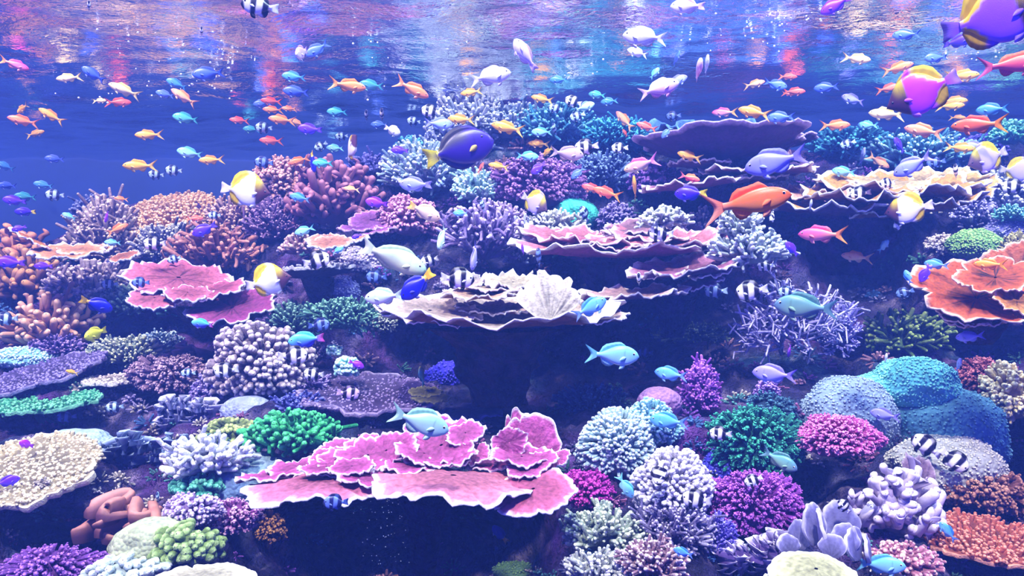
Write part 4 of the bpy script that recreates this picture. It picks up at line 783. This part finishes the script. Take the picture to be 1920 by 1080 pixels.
        m = MB(); m.grid(ce + np.array((0, sd * er * .36, 0)) + d * er * (.66, .36, .66), C3('06040c'), closed_v=True); parts['pupil', sd] = m
    out = {}
    for k, m in parts.items():
        nm = k if isinstance(k, str) else k[0]; me = m.mesh(nm); me.materials.append(M['fish' if nm == 'body' else 'eye' if nm in ('eye', 'pupil') else 'fin']); out[k] = me
    allm = MB()
    for k, m in parts.items():
        off = allm.n
        for v, c in zip(m.v, m.c): allm.v.append(v); allm.c.append(c)
        allm.q += [q + off for q in m.q]; allm.n += m.n
    me = allm.mesh(sp + '_small'); me.materials.append(M['fish']); out['all'] = me
    _fm[key] = out; return out
NAMES = {'anthias': 'anthias', 'chromis': 'chromis', 'wrasse': 'wrasse', 'humbug': 'humbug_damselfish', 'butterfly': 'butterflyfish', 'tang': 'surgeonfish', 'damsel': 'damselfish'}
REAL = {'anthias': .115, 'chromis': .115, 'wrasse': .25, 'humbug': .085, 'butterfly': .15, 'tang': .21, 'damsel': .1}
USED = {}
bpy.context.view_layer.update(); DG = bpy.context.evaluated_depsgraph_get()
def clear(px, py, L, a, y, s):
    """distance of the nearest coral, rock or water surface behind the fish"""
    best = 99.
    for u, v in ((0, 0), (.4, 0), (-.42, 0), (.2, .14), (.2, -.14), (-.15, .16), (-.15, -.16)):
        c = math.cos(y); qx = px + L * (u * math.cos(a) * c - v * math.sin(a)); qy = py - L * (u * math.sin(a) * c + v * math.cos(a))
        d = Vector(at(qx, qy, 1.)).normalized(); ok, loc = SC.ray_cast(DG, Vector((0, 0, 0)), d)[:2]
        if ok: best = min(best, loc.y)
    return best
def fish(sp, kind, px, py, L, ang, label, yaw=0, D=None, tint=None, big=None, off=.10, roll=0):
    """px,py centre; L length in pixels; ang 0 = nose to +x, 180 = nose to -x, 90 = nose up; yaw > 0 turns the nose to the glass"""
    a = math.radians(ang); y = math.radians(yaw)
    D = D or REAL[sp] * F / L; s0 = L * D / F; D = max(1.2, min(D, 4.6, clear(px, py, L, a, y, s0) - .015 - s0 * (.12 + .5 * abs(math.sin(y)))))
    k = D / F; s = L * k; az = math.atan2(-(px - 960), F)
    d = Vector((math.cos(a) * math.cos(y), -math.sin(y), math.sin(a) * math.cos(y)))
    up = Vector((0, 0, 1)) if abs(d.z) < .93 else Vector((-math.cos(a) * .3 - .3, 0, .3)); Y = up.cross(d).normalized(); Z = d.cross(Y)
    R = Matrix((d, Y, Z)).transposed()
    R = Matrix.Rotation(az, 3, 'Z') @ R @ Matrix.Rotation(math.radians(roll), 3, 'X')
    ms = fish_meshes(sp, kind); nm = NAMES[sp]; grp = {'anthias': 'small anthias over the reef', 'humbug': 'black and white barred damselfish', 'butterfly': 'pyramid butterflyfish'}.get(sp, nm + ' over the reef')
    big = L >= 40 if big is None else big
    T = Matrix.Translation(at(px, py, D)) @ R.to_4x4() @ Matrix.Scale(s, 4)
    tc = (1, 1, 1, 1) if tint is None else (*tint, 1)
    o = link(nm, ms['body'] if big else ms['all']); o.matrix_world = T; o.color = tc
    if label in USED: print('DUP LABEL', label)
    USED[label] = 1
    tag(o, label, 'fish', grp)
    if big:
        eyes = {}
        for k2, me in ms.items():
            if k2 in ('body', 'all'): continue
            c = link(k2 if isinstance(k2, str) else k2[0], me, eyes[k2[1]] if k2[0] == 'pupil' else o); c.color = tc
            if k2[0] == 'eye': eyes[k2[1]] = c
    return o
# ------------------------------------------------------------------ the fish
A = lambda kind, px, py, L, ang, label, **k: fish('anthias', kind, px, py, L, ang, label, **k)
C = lambda kind, px, py, L, ang, label, **k: fish('chromis', kind, px, py, L, ang, label, **k)
H = lambda kind, px, py, L, ang, label, **k: fish('humbug', kind, px, py, L, ang, label, **k)
B = lambda kind, px, py, L, ang, label, **k: fish('butterfly', kind, px, py, L, ang, label, **k)
Dm = lambda kind, px, py, L, ang, label, **k: fish('damsel', kind, px, py, L, ang, label, **k)
# the large ones
fish('tang', 'surgeon', 861, 281, 134, 16, 'large dark purple surgeonfish with bright yellow tail before the white branching corals', big=True)
A('bigorange', 1397, 381, 168, 9, 'largest bright orange anthias before the wine-brown shelves')
fish('wrasse', 'parrot', 737, 484, 136, -22, 'large pale green and tan wrasse above the cream bowl coral')
C('palegreen', 785, 790, 120, -20, 'pale green chromis just above the pink plate coral', D=1.5)
C('cyan', 1146, 666, 104, -3, 'pale cyan chromis below the cream bowl coral')
C('lavender', 1456, 303, 118, 193, 'large lavender-blue chromis before the dark purple plate')
C('dull', 1512, 576, 116, 176, 'large dusky teal chromis in front of the white tree coral')
C('sky', 1105, 578, 72, 28, 'bright blue chromis resting over the edge of the cream bowl')
C('white', 918, 144, 82, 12, 'plump cream-white chromis under the rippled surface')
C('white', 1210, 70, 86, 172, 'plump white chromis high under the surface by a smaller white one')
C('whitepink', 1234, 167, 80, 12, 'white chromis with pink belly and trailing tail below the water ripples', yaw=10)
Dm('whiteviolet', 985, 104, 72, 128, 'white and violet damselfish turning upward near the surface', yaw=20)
C('lavender', 1713, 309, 76, 208, 'violet-blue chromis nosing down to the golden tan plate coral')
C('lavender', 1453, 702, 82, 176, 'lavender chromis beside the dark gap and twin boulder coral', tint=(1, .85, 1))
C('sky', 1259, 702, 64, 172, 'blue chromis swimming up to the purple plume bush')
C('sky', 1255, 790, 74, 176, 'sky-blue chromis over the small teal coral ball', tint=(.8, 1, .95))
C('cyan', 1650, 1059, 88, 4, 'pale blue chromis beside the pastel finger lobes', tint=(.8, .85, 1))
C('dull', 1460, 862, 74, -25, 'dull teal chromis across the emerald star polyps', yaw=15)
C('mint', 722, 556, 76, 186, 'mint-white chromis at the edge of the cream bowl coral', D=2.0)
Dm('bluey', 783, 534, 80, 222, 'deep blue damselfish with yellow tail below the green wrasse', D=2.0)
Dm('bluey', 180, 571, 60, -22, 'deep blue yellow-tailed damselfish over the tan fan coral', tint=(.4, .4, .7))
Dm('bluey', 938, 1002, 44, 132, 'small blue damselfish with yellow tail in the dark hollow')
Dm('ytang', 180, 625, 56, 200, 'bright yellow damselfish turned towards the glass', yaw=45)
Dm('cyanviolet', 575, 637, 68, 187, 'neon cyan and violet damselfish above a barred fish', D=2.3)
Dm('tan', 795, 397, 66, -25, 'tan damselfish with yellow tail over the pinkish bushy coral')
Dm('violety', 1296, 363, 62, 180, 'deep violet-blue damselfish with yellow tail behind the orange anthias')
Dm('bluey', 587, 303, 48, -82, 'blue yellow-tailed damselfish diving at the reef crest', yaw=25)
Dm('lavender', 780, 346, 62, 180, 'pale lavender damselfish before the white lacy coral')
C('greyp', 1062, 288, 66, -8, 'greyish pink chromis over the teal thicket')
C('lavender', 822, 232, 56, -2, 'pale blue chromis next to a yellow anthias at the reef summit', tint=(.9, 1.1, 1))
# pyramid butterflyfish
B('pyrmag', 1727, 174, 126, 202, 'large magenta butterflyfish with yellow fins below the ripples')
B('pyrvio', 1868, 32, 172, 8, 'very large violet butterflyfish cut by the corner of the water surface', D=1.25)
B('pyramid', 462, 358, 92, -8, 'white butterflyfish with yellow back at the peach table coral', yaw=18)
B('pyramid', 505, 527, 84, 12, 'white butterflyfish with yellow fins at the edge-on thorny table', yaw=10)
B('pyramid', 660, 277, 64, 70, 'white and yellow butterflyfish seen nearly end-on above the leather fingers', yaw=48)
B('pyrlav', 1003, 381, 62, -35, 'lavender and yellow butterflyfish before the lilac dome', yaw=25)
B('pyrlav', 1850, 297, 78, 205, 'lavender butterflyfish with yellow fins above the golden plates end', yaw=30)
B('pyramid', 1702, 393, 82, 190, 'white and yellow butterflyfish below the golden plates', tint=(.93, .85, 1))
B('pyrlav', 1912, 320, 64, -10, 'butterflyfish cut by the picture edge beside the golden plates')
# anthias, upper water from one side to the other
A('magenta', 25, 120, 52, -14, 'magenta anthias at the edge of the dark open water')
A('pale_yellow', 131, 146, 46, 194, 'cream anthias under the tan reflection')
A('pale_yellow', 235, 170, 60, 162, 'pale yellow anthias nose-up under the orange reflection')
A('pale_yellow', 186, 189, 26, 10, 'tiny pale yellow anthias behind a red one')
A('red', 220, 192, 48, 6, 'red anthias beside a tiny yellow one')
A('peach', 346, 183, 54, 150, 'peach anthias with nose up beside dim blue fish')
A('yellow', 43, 203, 36, 235, 'yellow anthias nose-down above an orange-pink one', yaw=35)
A('orange', 45, 227, 54, 172, 'orange-pink anthias in the dark open water', tint=(1, .85, 1.1))
A('yellow', 98, 218, 50, 152, 'golden yellow anthias slanting upward in open water')
A('yellow', 65, 251, 36, 20, 'small yellow anthias below the orange-pink one', yaw=20)
A('red', 450, 226, 38, 178, 'small coral-red anthias above a teal fish')
A('yellow', 281, 253, 52, 186, 'yellow anthias level in the open blue water')
A('yellow', 398, 300, 48, 186, 'yellow anthias by the pale cyan chromis')
A('yellow', 264, 311, 62, 184, 'bright yellow anthias lowest of those in open blue water')
A('orange', 650, 160, 72, -6, 'orange anthias in front of a teal chromis')
A('orange', 771, 166, 72, -26, 'orange anthias with pink head and nose down', tint=(1, .9, 1.2))
A('yellow', 885, 173, 44, 190, 'small yellow anthias under the cream-white chromis')
A('red', 510, 190, 42, 178, 'coral-red anthias above the orange pair')
A('orange', 513, 206, 40, 180, 'orange anthias leading a pair nose to tail')
A('orange', 543, 204, 30, 178, 'small orange anthias second of the nose-to-tail pair')
A('orange', 530, 225, 52, 176, 'orange anthias over a violet damselfish')
A('peach', 558, 231, 34, 160, 'small peach anthias touching the violet damselfish')
A('red', 510, 264, 46, 180, 'salmon anthias below the violet damselfish', tint=(1, 1.2, 1.2))
A('orange', 562, 301, 44, 200, 'orange anthias behind the diving blue fish', tint=(1, .85, .8))
A('yellow', 866, 224, 54, 178, 'yellow anthias over the white summit coral')
A('yellow', 953, 240, 66, 168, 'yellow-orange anthias beside the surgeonfish head')
A('red', 901, 316, 28, 60, 'small red anthias below the surgeonfish', yaw=30)
A('yellow', 936, 312, 42, 170, 'small amber anthias under the surgeonfish belly')
A('peach', 660, 355, 34, 175, 'small peach anthias by the leather finger coral')
A('yellow', 1018, 186, 46, 168, 'yellow-orange anthias above the teal thicket')
A('yellow', 1012, 270, 44, 176, 'yellow anthias upper one of a crossing pair')
A('yellow', 1028, 284, 34, 225, 'yellow anthias lower one of a crossing pair', yaw=30)
A('peach', 1172, 227, 50, 132, 'peach anthias rising steeply beside the cyan thicket')
A('red', 1214, 238, 44, 160, 'red-orange anthias at the rim of the dark purple plate')
A('red', 1172, 250, 18, 120, 'tiny red anthias below the steep peach one')
A('magenta', 1360, 211, 50, 178, 'pale pink anthias over the dark purple plate', tint=(1, 1.25, 1))
A('yellow', 1416, 211, 64, 164, 'orange-yellow anthias over the dark purple plate', tint=(1, .88, .9))
A('peach', 1413, 158, 42, 10, 'peach anthias at the edge of the teal ripples')
A('pinkcream', 1204, 308, 74, 200, 'cream anthias with magenta back and long tail', yaw=15)
A('yellow', 1190, 352, 50, 95, 'yellow anthias standing on its tail below the magenta-backed one', yaw=30)
A('red', 1113, 354, 48, 165, 'pinkish red anthias ahead of an orange one', tint=(1, .85, 1.1))
A('fire', 1140, 362, 58, 162, 'orange-red anthias beside the pinkish red one')
A('yellow', 1294, 293, 50, 162, 'yellow anthias above the wine-brown shelves')
A('redmag', 1292, 333, 42, -18, 'yellow-red anthias with red back at the shelves', tint=(1, 1.1, .7))
A('red', 1476, 144, 36, -6, 'small red anthias in the teal ripples')
A('red', 1487, 172, 44, -4, 'red-pink anthias below the small red one')
A('red', 1478, 176, 26, -8, 'little pink anthias hiding behind the red-pink one', tint=(1, .9, 1.2))
A('pale_yellow', 1604, 110, 54, -14, 'pale gold anthias under the tan ripples', tint=(1, .9, .85))
A('orange', 1681, 128, 58, 10, 'orange-pink anthias above the magenta butterflyfish')
A('red', 1664, 166, 46, 8, 'red anthias tucked behind the magenta butterflyfish', tint=(1, 1.1, .9))
A('yellow', 1802, 142, 60, -4, 'amber anthias beside the magenta butterflyfish tail')
A('yellow', 1787, 189, 48, -6, 'yellow anthias upper of two under the butterflyfish tail')
A('yellow', 1780, 199, 50, -3, 'yellow anthias lower of two under the butterflyfish tail')
A('pale_yellow', 1664, 214, 66, 170, 'pale yellow anthias under the butterflyfish head')
A('orange', 1564, 235, 56, -3, 'orange anthias over the deep teal feathery coral', tint=(1, .85, .8))
A('peach', 1734, 246, 72, 164, 'peach-orange anthias above the feathery teal coral', tint=(1, .85, .85))
A('fire', 1838, 234, 96, 178, 'fiery red-orange anthias with pale long tail')
A('yellow', 1794, 221, 30, -6, 'small yellow anthias by the fiery red-orange one')
A('redmag', 1894, 122, 116, -2, 'large red and magenta anthias at the picture edge', D=1.5)
A('yellow', 1798, 277, 54, -10, 'yellow anthias next to the lavender butterflyfish')
A('peach', 1646, 302, 48, -38, 'peach anthias nosing down over the golden plates')
A('magenta', 1544, 440, 90, 178, 'pink anthias with golden tail in the dark gap')
A('peach', 1608, 482, 58, 172, 'peach anthias with swallow tail in the dark gap')
A('gold', 1858, 496, 58, 178, 'golden orange anthias on the rim of the orange coral')
A('orange', 228, 373, 26, 175, 'small orange anthias by the beige bush coral')
A('orange', 219, 430, 44, 28, 'orange anthias in front of the beige bush coral')
A('red', 364, 410, 32, 4, 'small pinkish red anthias under the peach table')
A('yellow', 136, 698, 24, 160, 'tiny yellow fish on the lavender table coral')
Dm('ygreen', 791, 706, 44, 100, 'yellow-green and teal fish hanging upright by the blue rock', yaw=20)
# barred damselfish
H('humbug', 488, 12, 70, 178, 'large barred damselfish cut by the top edge of the picture')
H('humbug', 167, 12, 28, 95, 'small barred fish seen end-on near the tan ripples', yaw=65)
H('humbug', 378, 60, 26, 95, 'small barred fish seen end-on against lavender ripples', yaw=65)
H('humbugb', 293, 328, 30, 182, 'pale barred fish first of two in open water')
H('humbugb', 326, 320, 32, 182, 'pale barred fish second of two in open water')
H('humbugb', 103, 366, 34, 182, 'pale barred fish alone in the dark open water')
H('humbugb', 495, 240, 34, 182, 'barred fish beside a small coral-red anthias')
H('humbug', 687, 218, 30, 95, 'barred fish end-on above the pale blue damselfish', yaw=60)
H('humbug', 716, 217, 34, 95, 'yellowish barred fish end-on beside another', yaw=58, tint=(1, .95, .75))
H('humbugb', 776, 228, 28, 178, 'barred fish behind the white round damselfish')
H('humbug', 808, 209, 40, 176, 'crisp barred fish at the summit of the reef')
H('humbugb', 641, 256, 26, 190, 'tiny barred fish next to the end-on butterflyfish')
H('humbugb', 602, 274, 28, 215, 'tiny barred fish above the pale cyan damselfish')
H('humbugd', 495, 305, 36, 180, 'dim barred fish behind the finger coral tuft')
H('humbugb', 827, 341, 24, 230, 'tiny barred fish on the white lacy coral')
H('humbug', 1075, 191, 36, 165, 'barred fish with a pale chromis under the ripples')
H('humbugb', 1042, 204, 30, 170, 'barred fish behind a yellow-orange anthias tail')
H('humbugb', 1083, 218, 32, 200, 'barred fish low over the teal thicket')
H('humbugb', 1040, 243, 28, 110, 'barred fish nestled in the teal thicket', yaw=40)
H('humbugd', 1263, 218, 30, 185, 'dim barred fish over the dark plate rim')
H('humbug', 1100, 276, 48, 188, 'large barred fish at the end of the cyan thicket', tint=(.9, .8, 1))
H('humbug', 1162, 278, 34, 183, 'barred fish below the cyan thicket')
H('humbugb', 1590, 270, 30, 200, 'barred fish in the deep teal feathery coral')
H('humbugd', 1755, 305, 34, 190, 'dim barred fish in the feathery teal coral')
H('humbug', 1792, 322, 36, 95, 'barred fish upright on the golden plates', yaw=45)
H('humbug', 1613, 363, 40, 187, 'barred fish on the front lip of the golden plates')
H('humbug', 1664, 344, 32, 190, 'barred fish behind the front lip of the golden plates', yaw=30)
H('humbug', 1902, 350, 46, 182, 'barred fish at the picture edge below a butterflyfish')
H('humbug', 1685, 417, 38, 250, 'barred fish crossing the white and yellow butterflyfish', yaw=30)
H('humbug', 1448, 405, 34, 260, 'barred fish upright under the big orange anthias', yaw=35)
H('humbugb', 402, 404, 24, 185, 'tiny barred fish under the peach table rim')
H('humbug', 290, 457, 42, 185, 'barred fish in front of the cream-striped bush')
H('humbugb', 327, 486, 26, 200, 'tiny barred fish under the cream-striped bush')
H('humbugb', 206, 533, 30, 182, 'barred fish by the tan fan-like coral')
H('humbugd', 264, 530, 32, 182, 'dim barred fish behind the pink petals')
H('humbugb', 12, 598, 40, 182, 'pale barred fish at the dark water edge by tan leather coral')
H('humbug', 424, 695, 48, 186, 'barred fish in front of the knobby bubble coral')
H('humbugb', 353, 700, 28, 182, 'small barred fish over the brown-grey bush')
H('humbug', 594, 489, 54, 12, 'barred fish above the edge-on thorny table')
H('humbug', 806, 489, 40, 200, 'barred fish between the wrasse and staghorn thicket', yaw=20)
H('humbug', 857, 523, 66, -6, 'largest barred fish over the cream bowl coral')
H('humbugd', 706, 520, 42, 182, 'dim barred fish under the green wrasse')
H('humbug', 549, 668, 58, -3, 'barred fish below the neon damselfish')
H('humbug', 588, 702, 40, 178, 'barred fish beside the lilac twigs')
H('humbugd', 598, 610, 42, 2, 'dim barred fish above the neon damselfish')
H('humbug', 653, 738, 46, -10, 'violet-tinged barred fish on the purple-grey table', tint=(.85, .6, 1.1))
H('humbugb', 905, 386, 26, 110, 'tiny barred fish by the white-mint coral', yaw=30)
H('humbugd', 1010, 484, 42, 95, 'dim barred fish upright under the rose tiers', yaw=25)
H('humbug', 1198, 524, 38, 95, 'barred fish end-on between the mauve tiers', yaw=62)
H('humbug', 1239, 438, 50, 178, 'barred fish on the back of the rose tiers')
H('humbugb', 1342, 546, 46, 182, 'barred fish hovering in the dark gap near the tree coral')
H('humbug', 1410, 546, 62, -170, 'barred fish among the tree coral arms')
H('humbug', 1436, 499, 34, 190, 'barred fish under the white branching cluster')
H('humbugb', 1476, 548, 36, 182, 'barred fish behind the dusky teal chromis')
H('humbugb', 1096, 402, 36, 120, 'barred fish on the mint brain coral', yaw=30)
H('humbug', 1012, 410, 30, 240, 'barred fish below the lavender butterflyfish', yaw=30)
H('humbugd', 1697, 549, 34, 200, 'dim barred fish beside the orange cup coral')
H('humbugb', 215, 764, 34, 185, 'barred fish at the end of the green table')
H('humbugd', 125, 782, 36, 182, 'dim barred fish in the shade of the green table')
H('humbugd', 630, 942, 48, 180, 'dim barred fish in the shade below the pink plates')
H('humbug', 1237, 886, 48, 262, 'barred fish diving over the brilliant white ball', yaw=20)
H('humbug', 1306, 937, 58, 178, 'large barred fish against the brilliant white ball')
H('humbug', 1413, 901, 38, 205, 'barred fish on top of the purple dome', yaw=15)
H('humbug', 1351, 814, 44, 182, 'barred fish at the emerald coral edge')
H('humbug', 1737, 837, 60, 148, 'barred fish upper of two before the twin boulder')
H('humbug', 1787, 862, 60, -42, 'barred fish lower of two before the twin boulder')
H('humbug', 1583, 950, 34, 130, 'small barred fish behind the blade coral', yaw=20)
H('humbugb', 296, 932, 26, 100, 'tiny barred fish by the brown folded coral', yaw=40)
H('humbugd', 1210, 662, 30, 182, 'faint barred fish in the dark behind the cyan chromis')
# chromis and damsels, smaller and dimmer
C('teal', 349, 222, 48, 174, 'teal chromis in the open blue water')
C('teal', 472, 243, 32, 178, 'small teal chromis below the coral-red anthias')
C('cyan', 357, 287, 48, 172, 'pale cyan chromis beside a yellow anthias')
C('dimblue', 176, 140, 46, 150, 'dim blue chromis under the rippled surface by the cream anthias', D=3.6)
C('dimblue', 392, 138, 60, 190, 'dim large blue fish against the glittering ripples', D=3.2)
C('dimteal', 332, 158, 40, 160, 'dim teal fish behind the peach anthias', D=3.4)
C('blue', 310, 177, 34, 170, 'small violet-blue chromis next to the peach anthias', D=3.0)
C('dimteal', 10, 312, 34, 160, 'faint teal fish at the edge of open water', D=3.8)
C('dimblue', 103, 298, 34, 180, 'faint blue fish in the middle of open water', D=3.9)
C('dimteal', 82, 347, 34, 172, 'faint teal fish above the violet pair', D=3.6)
C('dimblue', 14, 348, 32, 180, 'faint blue fish above the violet pair', D=3.9)
Dm('whiteviolet', 566, 98, 56, 230, 'white-violet damselfish facing the glass near the surface', yaw=55)
C('blue', 596, 92, 52, 215, 'violet-blue fish behind the one facing the glass', D=2.6)
C('teal', 697, 160, 48, 176, 'teal chromis behind the orange anthias')
C('blue', 492, 194, 34, 190, 'blue chromis beside the coral-red anthias')
C('dimteal', 552, 144, 46, 178, 'dim turquoise fish above another dim one', D=3.)
C('dimblue', 556, 172, 50, 178, 'dim blue fish above the orange anthias row', D=3.)
Dm('violet', 582, 242, 46, 178, 'deep violet damselfish beside the orange anthias')
C('teal', 633, 210, 40, 180, 'turquoise chromis alone in mid water', tint=(.9, 1, 1.2))
C('blue', 712, 234, 34, 180, 'pale blue damselfish behind the white round one', tint=(1.2, 1.3, 1.1))
Dm('white', 735, 244, 42, -30, 'white round damselfish in mid water', yaw=35)
C('cyan', 629, 278, 34, 180, 'pale cyan damselfish beside the end-on butterflyfish')
C('teal', 606, 306, 40, 180, 'teal fish behind the diving blue fish', D=2.9)
Dm('violet', 750, 282, 34, 178, 'small violet damselfish beside the surgeonfish tail')
C('white', 1196, 99, 42, 160, 'small white chromis below the plump white one', tint=(.9, .95, 1))
Dm('whiteviolet', 1290, 12, 66, 176, 'violet-edged white damselfish at the very top of the water')
Dm('whitepink', 1310, 131, 56, 70, 'pinkish white damselfish facing the glass under the ripples', yaw=58)
C('white', 1325, 122, 44, 80, 'white fish alongside the pinkish one facing the glass', yaw=45, tint=(.85, .85, 1))
C('blue', 1268, 110, 34, 60, 'dim pale blue fish above the pink-bellied chromis', yaw=40, tint=(1.2, 1.3, 1.1))
C('lavender', 1268, 152, 44, 20, 'lavender chromis behind the pink-bellied white one')
C('cyan', 1227, 138, 28, 50, 'little pale fish above the pink-bellied white one', tint=(.8, .85, 1))
C('dimteal', 1048, 150, 36, 180, 'dim teal fish in the turquoise ripples', D=3.)
C('teal', 1120, 178, 34, 172, 'turquoise fish first of two under the ripples', D=3.)
C('dimteal', 1143, 190, 34, 184, 'turquoise fish second of two under the ripples', D=3.)
C('mint', 1095, 201, 42, 18, 'pale chromis beside a barred fish under the ripples', tint=(.85, .95, 1))
C('cyan', 1017, 248, 42, 178, 'pale cyan chromis in front of the teal thicket', tint=(.85, .9, 1))
C('cyan', 988, 293, 44, -4, 'pale blue-teal chromis above the lilac dome', tint=(.75, .85, 1))
Dm('violet', 1010, 315, 38, 220, 'violet damselfish on the lilac dome', yaw=25, tint=(1.2, 1.5, 1))
C('blue', 1084, 324, 34, 220, 'blue-violet fish by the lattice coral', tint=(1.1, 1, 1))
C('blue', 1250, 248, 28, 230, 'small pale blue fish on the dark plate rim', tint=(1.2, 1.2, 1))
C('blue', 1465, 220, 52, 178, 'blue chromis over the end of the dark purple plate')
C('blue', 1453, 158, 46, -20, 'blue chromis beside two red anthias')
C('lavender', 1600, 187, 46, 162, 'blue-violet chromis under the ripples by the butterflyfish', yaw=20)
C('dimblue', 1550, 164, 46, 180, 'dim blue fish below the pale gold anthias', D=3.)
Dm('purple', 1568, 9, 60, 205, 'blurred purple damselfish at the top edge')
C('blue', 1700, 65, 50, 175, 'blue-violet fish against the tan ripples')
Dm('blue', 1755, 108, 44, 185, 'round blue fish under the tan ripples', yaw=30)
Dm('violet', 1796, 78, 52, 5, 'dark blue fish under the very large butterflyfish', tint=(.7, .8, .8))
C('dimteal', 1862, 205, 56, 178, 'dim grey-blue fish below the red and magenta anthias', D=2.6)
C('cyan', 1628, 235, 38, 172, 'thin pale teal fish beside the orange anthias', tint=(.75, .9, .9))
C('lavender', 1828, 273, 40, 178, 'pale lavender fish between yellow anthias and butterflyfish')
Dm('violet', 1686, 273, 38, 120, 'dusky violet fish in the feathery teal coral', yaw=30, tint=(.9, 1.3, .9))
C('lavender', 1617, 294, 40, 75, 'lavender fish upright beside the peach anthias', yaw=40, tint=(1.1, 1.15, 1))
C('cyan', 1583, 322, 44, 170, 'pale blue fish behind the golden plates', tint=(.75, .85, 1))
Dm('violet', 28, 376, 40, 176, 'violet-blue damselfish upper of two in open water')
C('teal', 48, 369, 38, 178, 'teal chromis behind the violet-blue damselfish')
Dm('violety', 48, 397, 36, 182, 'violet damselfish with yellow tail in open water')
Dm('violet', 36, 428, 26, 200, 'tiny violet damselfish over the folded orange-tan plate')
C('cyan', 130, 406, 26, 155, 'tiny pale cyan fish in the dark water by the fuzzy coral')
Dm('purple', 200, 406, 26, 260, 'tiny purple fish upright by the beige bush coral', yaw=20)
C('cyan', 212, 455, 30, 178, 'small cyan fish before the beige bush coral')
Dm('violet', 384, 430, 48, 208, 'violet-blue damselfish under the peach table', tint=(.9, 1.3, 1))
Dm('violet', 20, 492, 50, 178, 'violet damselfish over the dark brown leather coral', tint=(1.3, .9, 1))
Dm('violet', 82, 499, 32, 180, 'small violet fish beside the dark leather coral', tint=(1.2, 1., 1))
Dm('cyanviolet', 380, 607, 40, 170, 'small cyan and violet fish below the pink petals')
C('cyan', 572, 432, 40, 200, 'pale cyan chromis before the purple twig coral')
C('sky', 563, 371, 40, 168, 'blue chromis at the finger coral tuft', tint=(.8, .85, 1))
Dm('purple', 707, 380, 44, 172, 'bright purple damselfish above the mauve plate')
C('mint', 829, 445, 56, 255, 'pale fish hanging nose-down before the staghorn thicket', yaw=25)
C('sky', 633, 470, 26, 30, 'small turquoise fish below the small peach plate')
C('sky', 864, 400, 30, 178, 'small blue fish above the staghorn thicket')
C('lavender', 889, 480, 64, 262, 'slender lavender fish hanging upright at the staghorn base', yaw=30, tint=(1, .9, 1))
Dm('purple', 668, 683, 32, -25, 'small purple fish at the white-teal tuft')
Dm('violet', 669, 443, 20, 200, 'tiny violet fish between the peach and mauve plates')
Dm('purple', 980, 468, 26, 100, 'tiny lilac fish at the end of the rose tiers', yaw=35, tint=(1, 1.6, 1))
Dm('violet', 1485, 467, 36, 130, 'violet damselfish in the dark gap beside the white cluster', yaw=15)
C('cyan', 1656, 462, 34, 50, 'pale lavender fish in the dark gap below a butterflyfish', yaw=30, tint=(.95, .85, 1))
C('sky', 1757, 496, 44, 172, 'blue chromis above the orange cup coral', tint=(.9, .85, 1))
Dm('violet', 1735, 512, 38, 245, 'violet fish diving beside the orange cup coral')
C('sky', 1703, 520, 30, 110, 'small blue fish at the side of the orange cup', tint=(.9, .9, 1))
C('lavender', 1820, 631, 50, 188, 'lavender chromis under the orange cup coral')
Dm('purple', 1480, 658, 26, 260, 'tiny purple fish below the tree coral', yaw=20)
C('white', 1661, 672, 24, 80, 'tiny white fish above the twin boulder', yaw=30)
C('lavender', 1797, 685, 34, 75, 'small lavender fish beside the twin boulder hump', yaw=30)
C('lavender', 1660, 778, 54, 172, 'lavender-blue chromis across the twin boulder', tint=(.9, .85, 1))
C('cyan', 1172, 911, 52, -58, 'pale cyan chromis diving between the white balls', tint=(.85, .95, 1))
C('sky', 1778, 998, 44, 130, 'small blue chromis on the rust table', tint=(.8, .8, .9))
C('sky', 1282, 1036, 40, 165, 'small blue chromis over the lilac-grey twigs', tint=(.75, .8, 1))
C('white', 1520, 385, 26, 80, 'small white fish under the golden plates lip', yaw=35, tint=(.85, .9, 1))
Dm('violet', 12, 903, 44, 10, 'bright violet fish on the large cream table')
Dm('purple', 50, 833, 32, 150, 'small purple fish at the back of the cream table', yaw=30, tint=(1.3, .8, .9))

# ------------------------------------------------------------------ surface glints added as white balls, air bubbles rising from the hollow
def bubbles():
    rng = np.random.default_rng(11); root = None
    mb = MB(); d0 = None
    def ball(c, r):
        blob(mb, c, np.full(3, r), lin((245, 250, 255)), 6, 8, 0, 1)
    for cx, cy, sx, sy, n in ((370, 145, 60, 20, 26), (420, 130, 20, 26, 16), (1430, 60, 40, 20, 16), (1500, 35, 40, 8, 14), (1370, 70, 40, 30, 8), (260, 85, 90, 20, 12), (1820, 105, 40, 12, 12), (700, 110, 60, 40, 12), (1080, 120, 90, 40, 10), (180, 180, 60, 8, 8)):  # white balls standing in for bright glints on the ripples
        for i in range(n):
            px, py = cx + rng.normal(0, sx), max(4, cy + rng.normal(0, sy)); D = (ZW - .02) * F / (540 - py); D = min(D, 3.3); ball(at(px, py, D), rng.uniform(.9, 2.2) * D / F)
    for i in range(70):
        px, py = 735 + rng.normal(0, 22) + rng.uniform(-30, 10), rng.uniform(925, 1060); ball(at(px, py, 1.95), rng.uniform(.5, 1.2) * 1.95 / F)
    m = bpy.data.materials.new('air_bubble'); m.use_nodes = True; b = m.node_tree.nodes['Principled BSDF']; b.inputs['Base Color'].default_value = (.9, .95, 1, 1); b.inputs['Roughness'].default_value = .1
    tag(mb.build('air_bubbles', m), 'tiny white balls as ripple glints under the surface, air bubbles in the hollow', 'bubbles', kind='stuff')
bubbles()
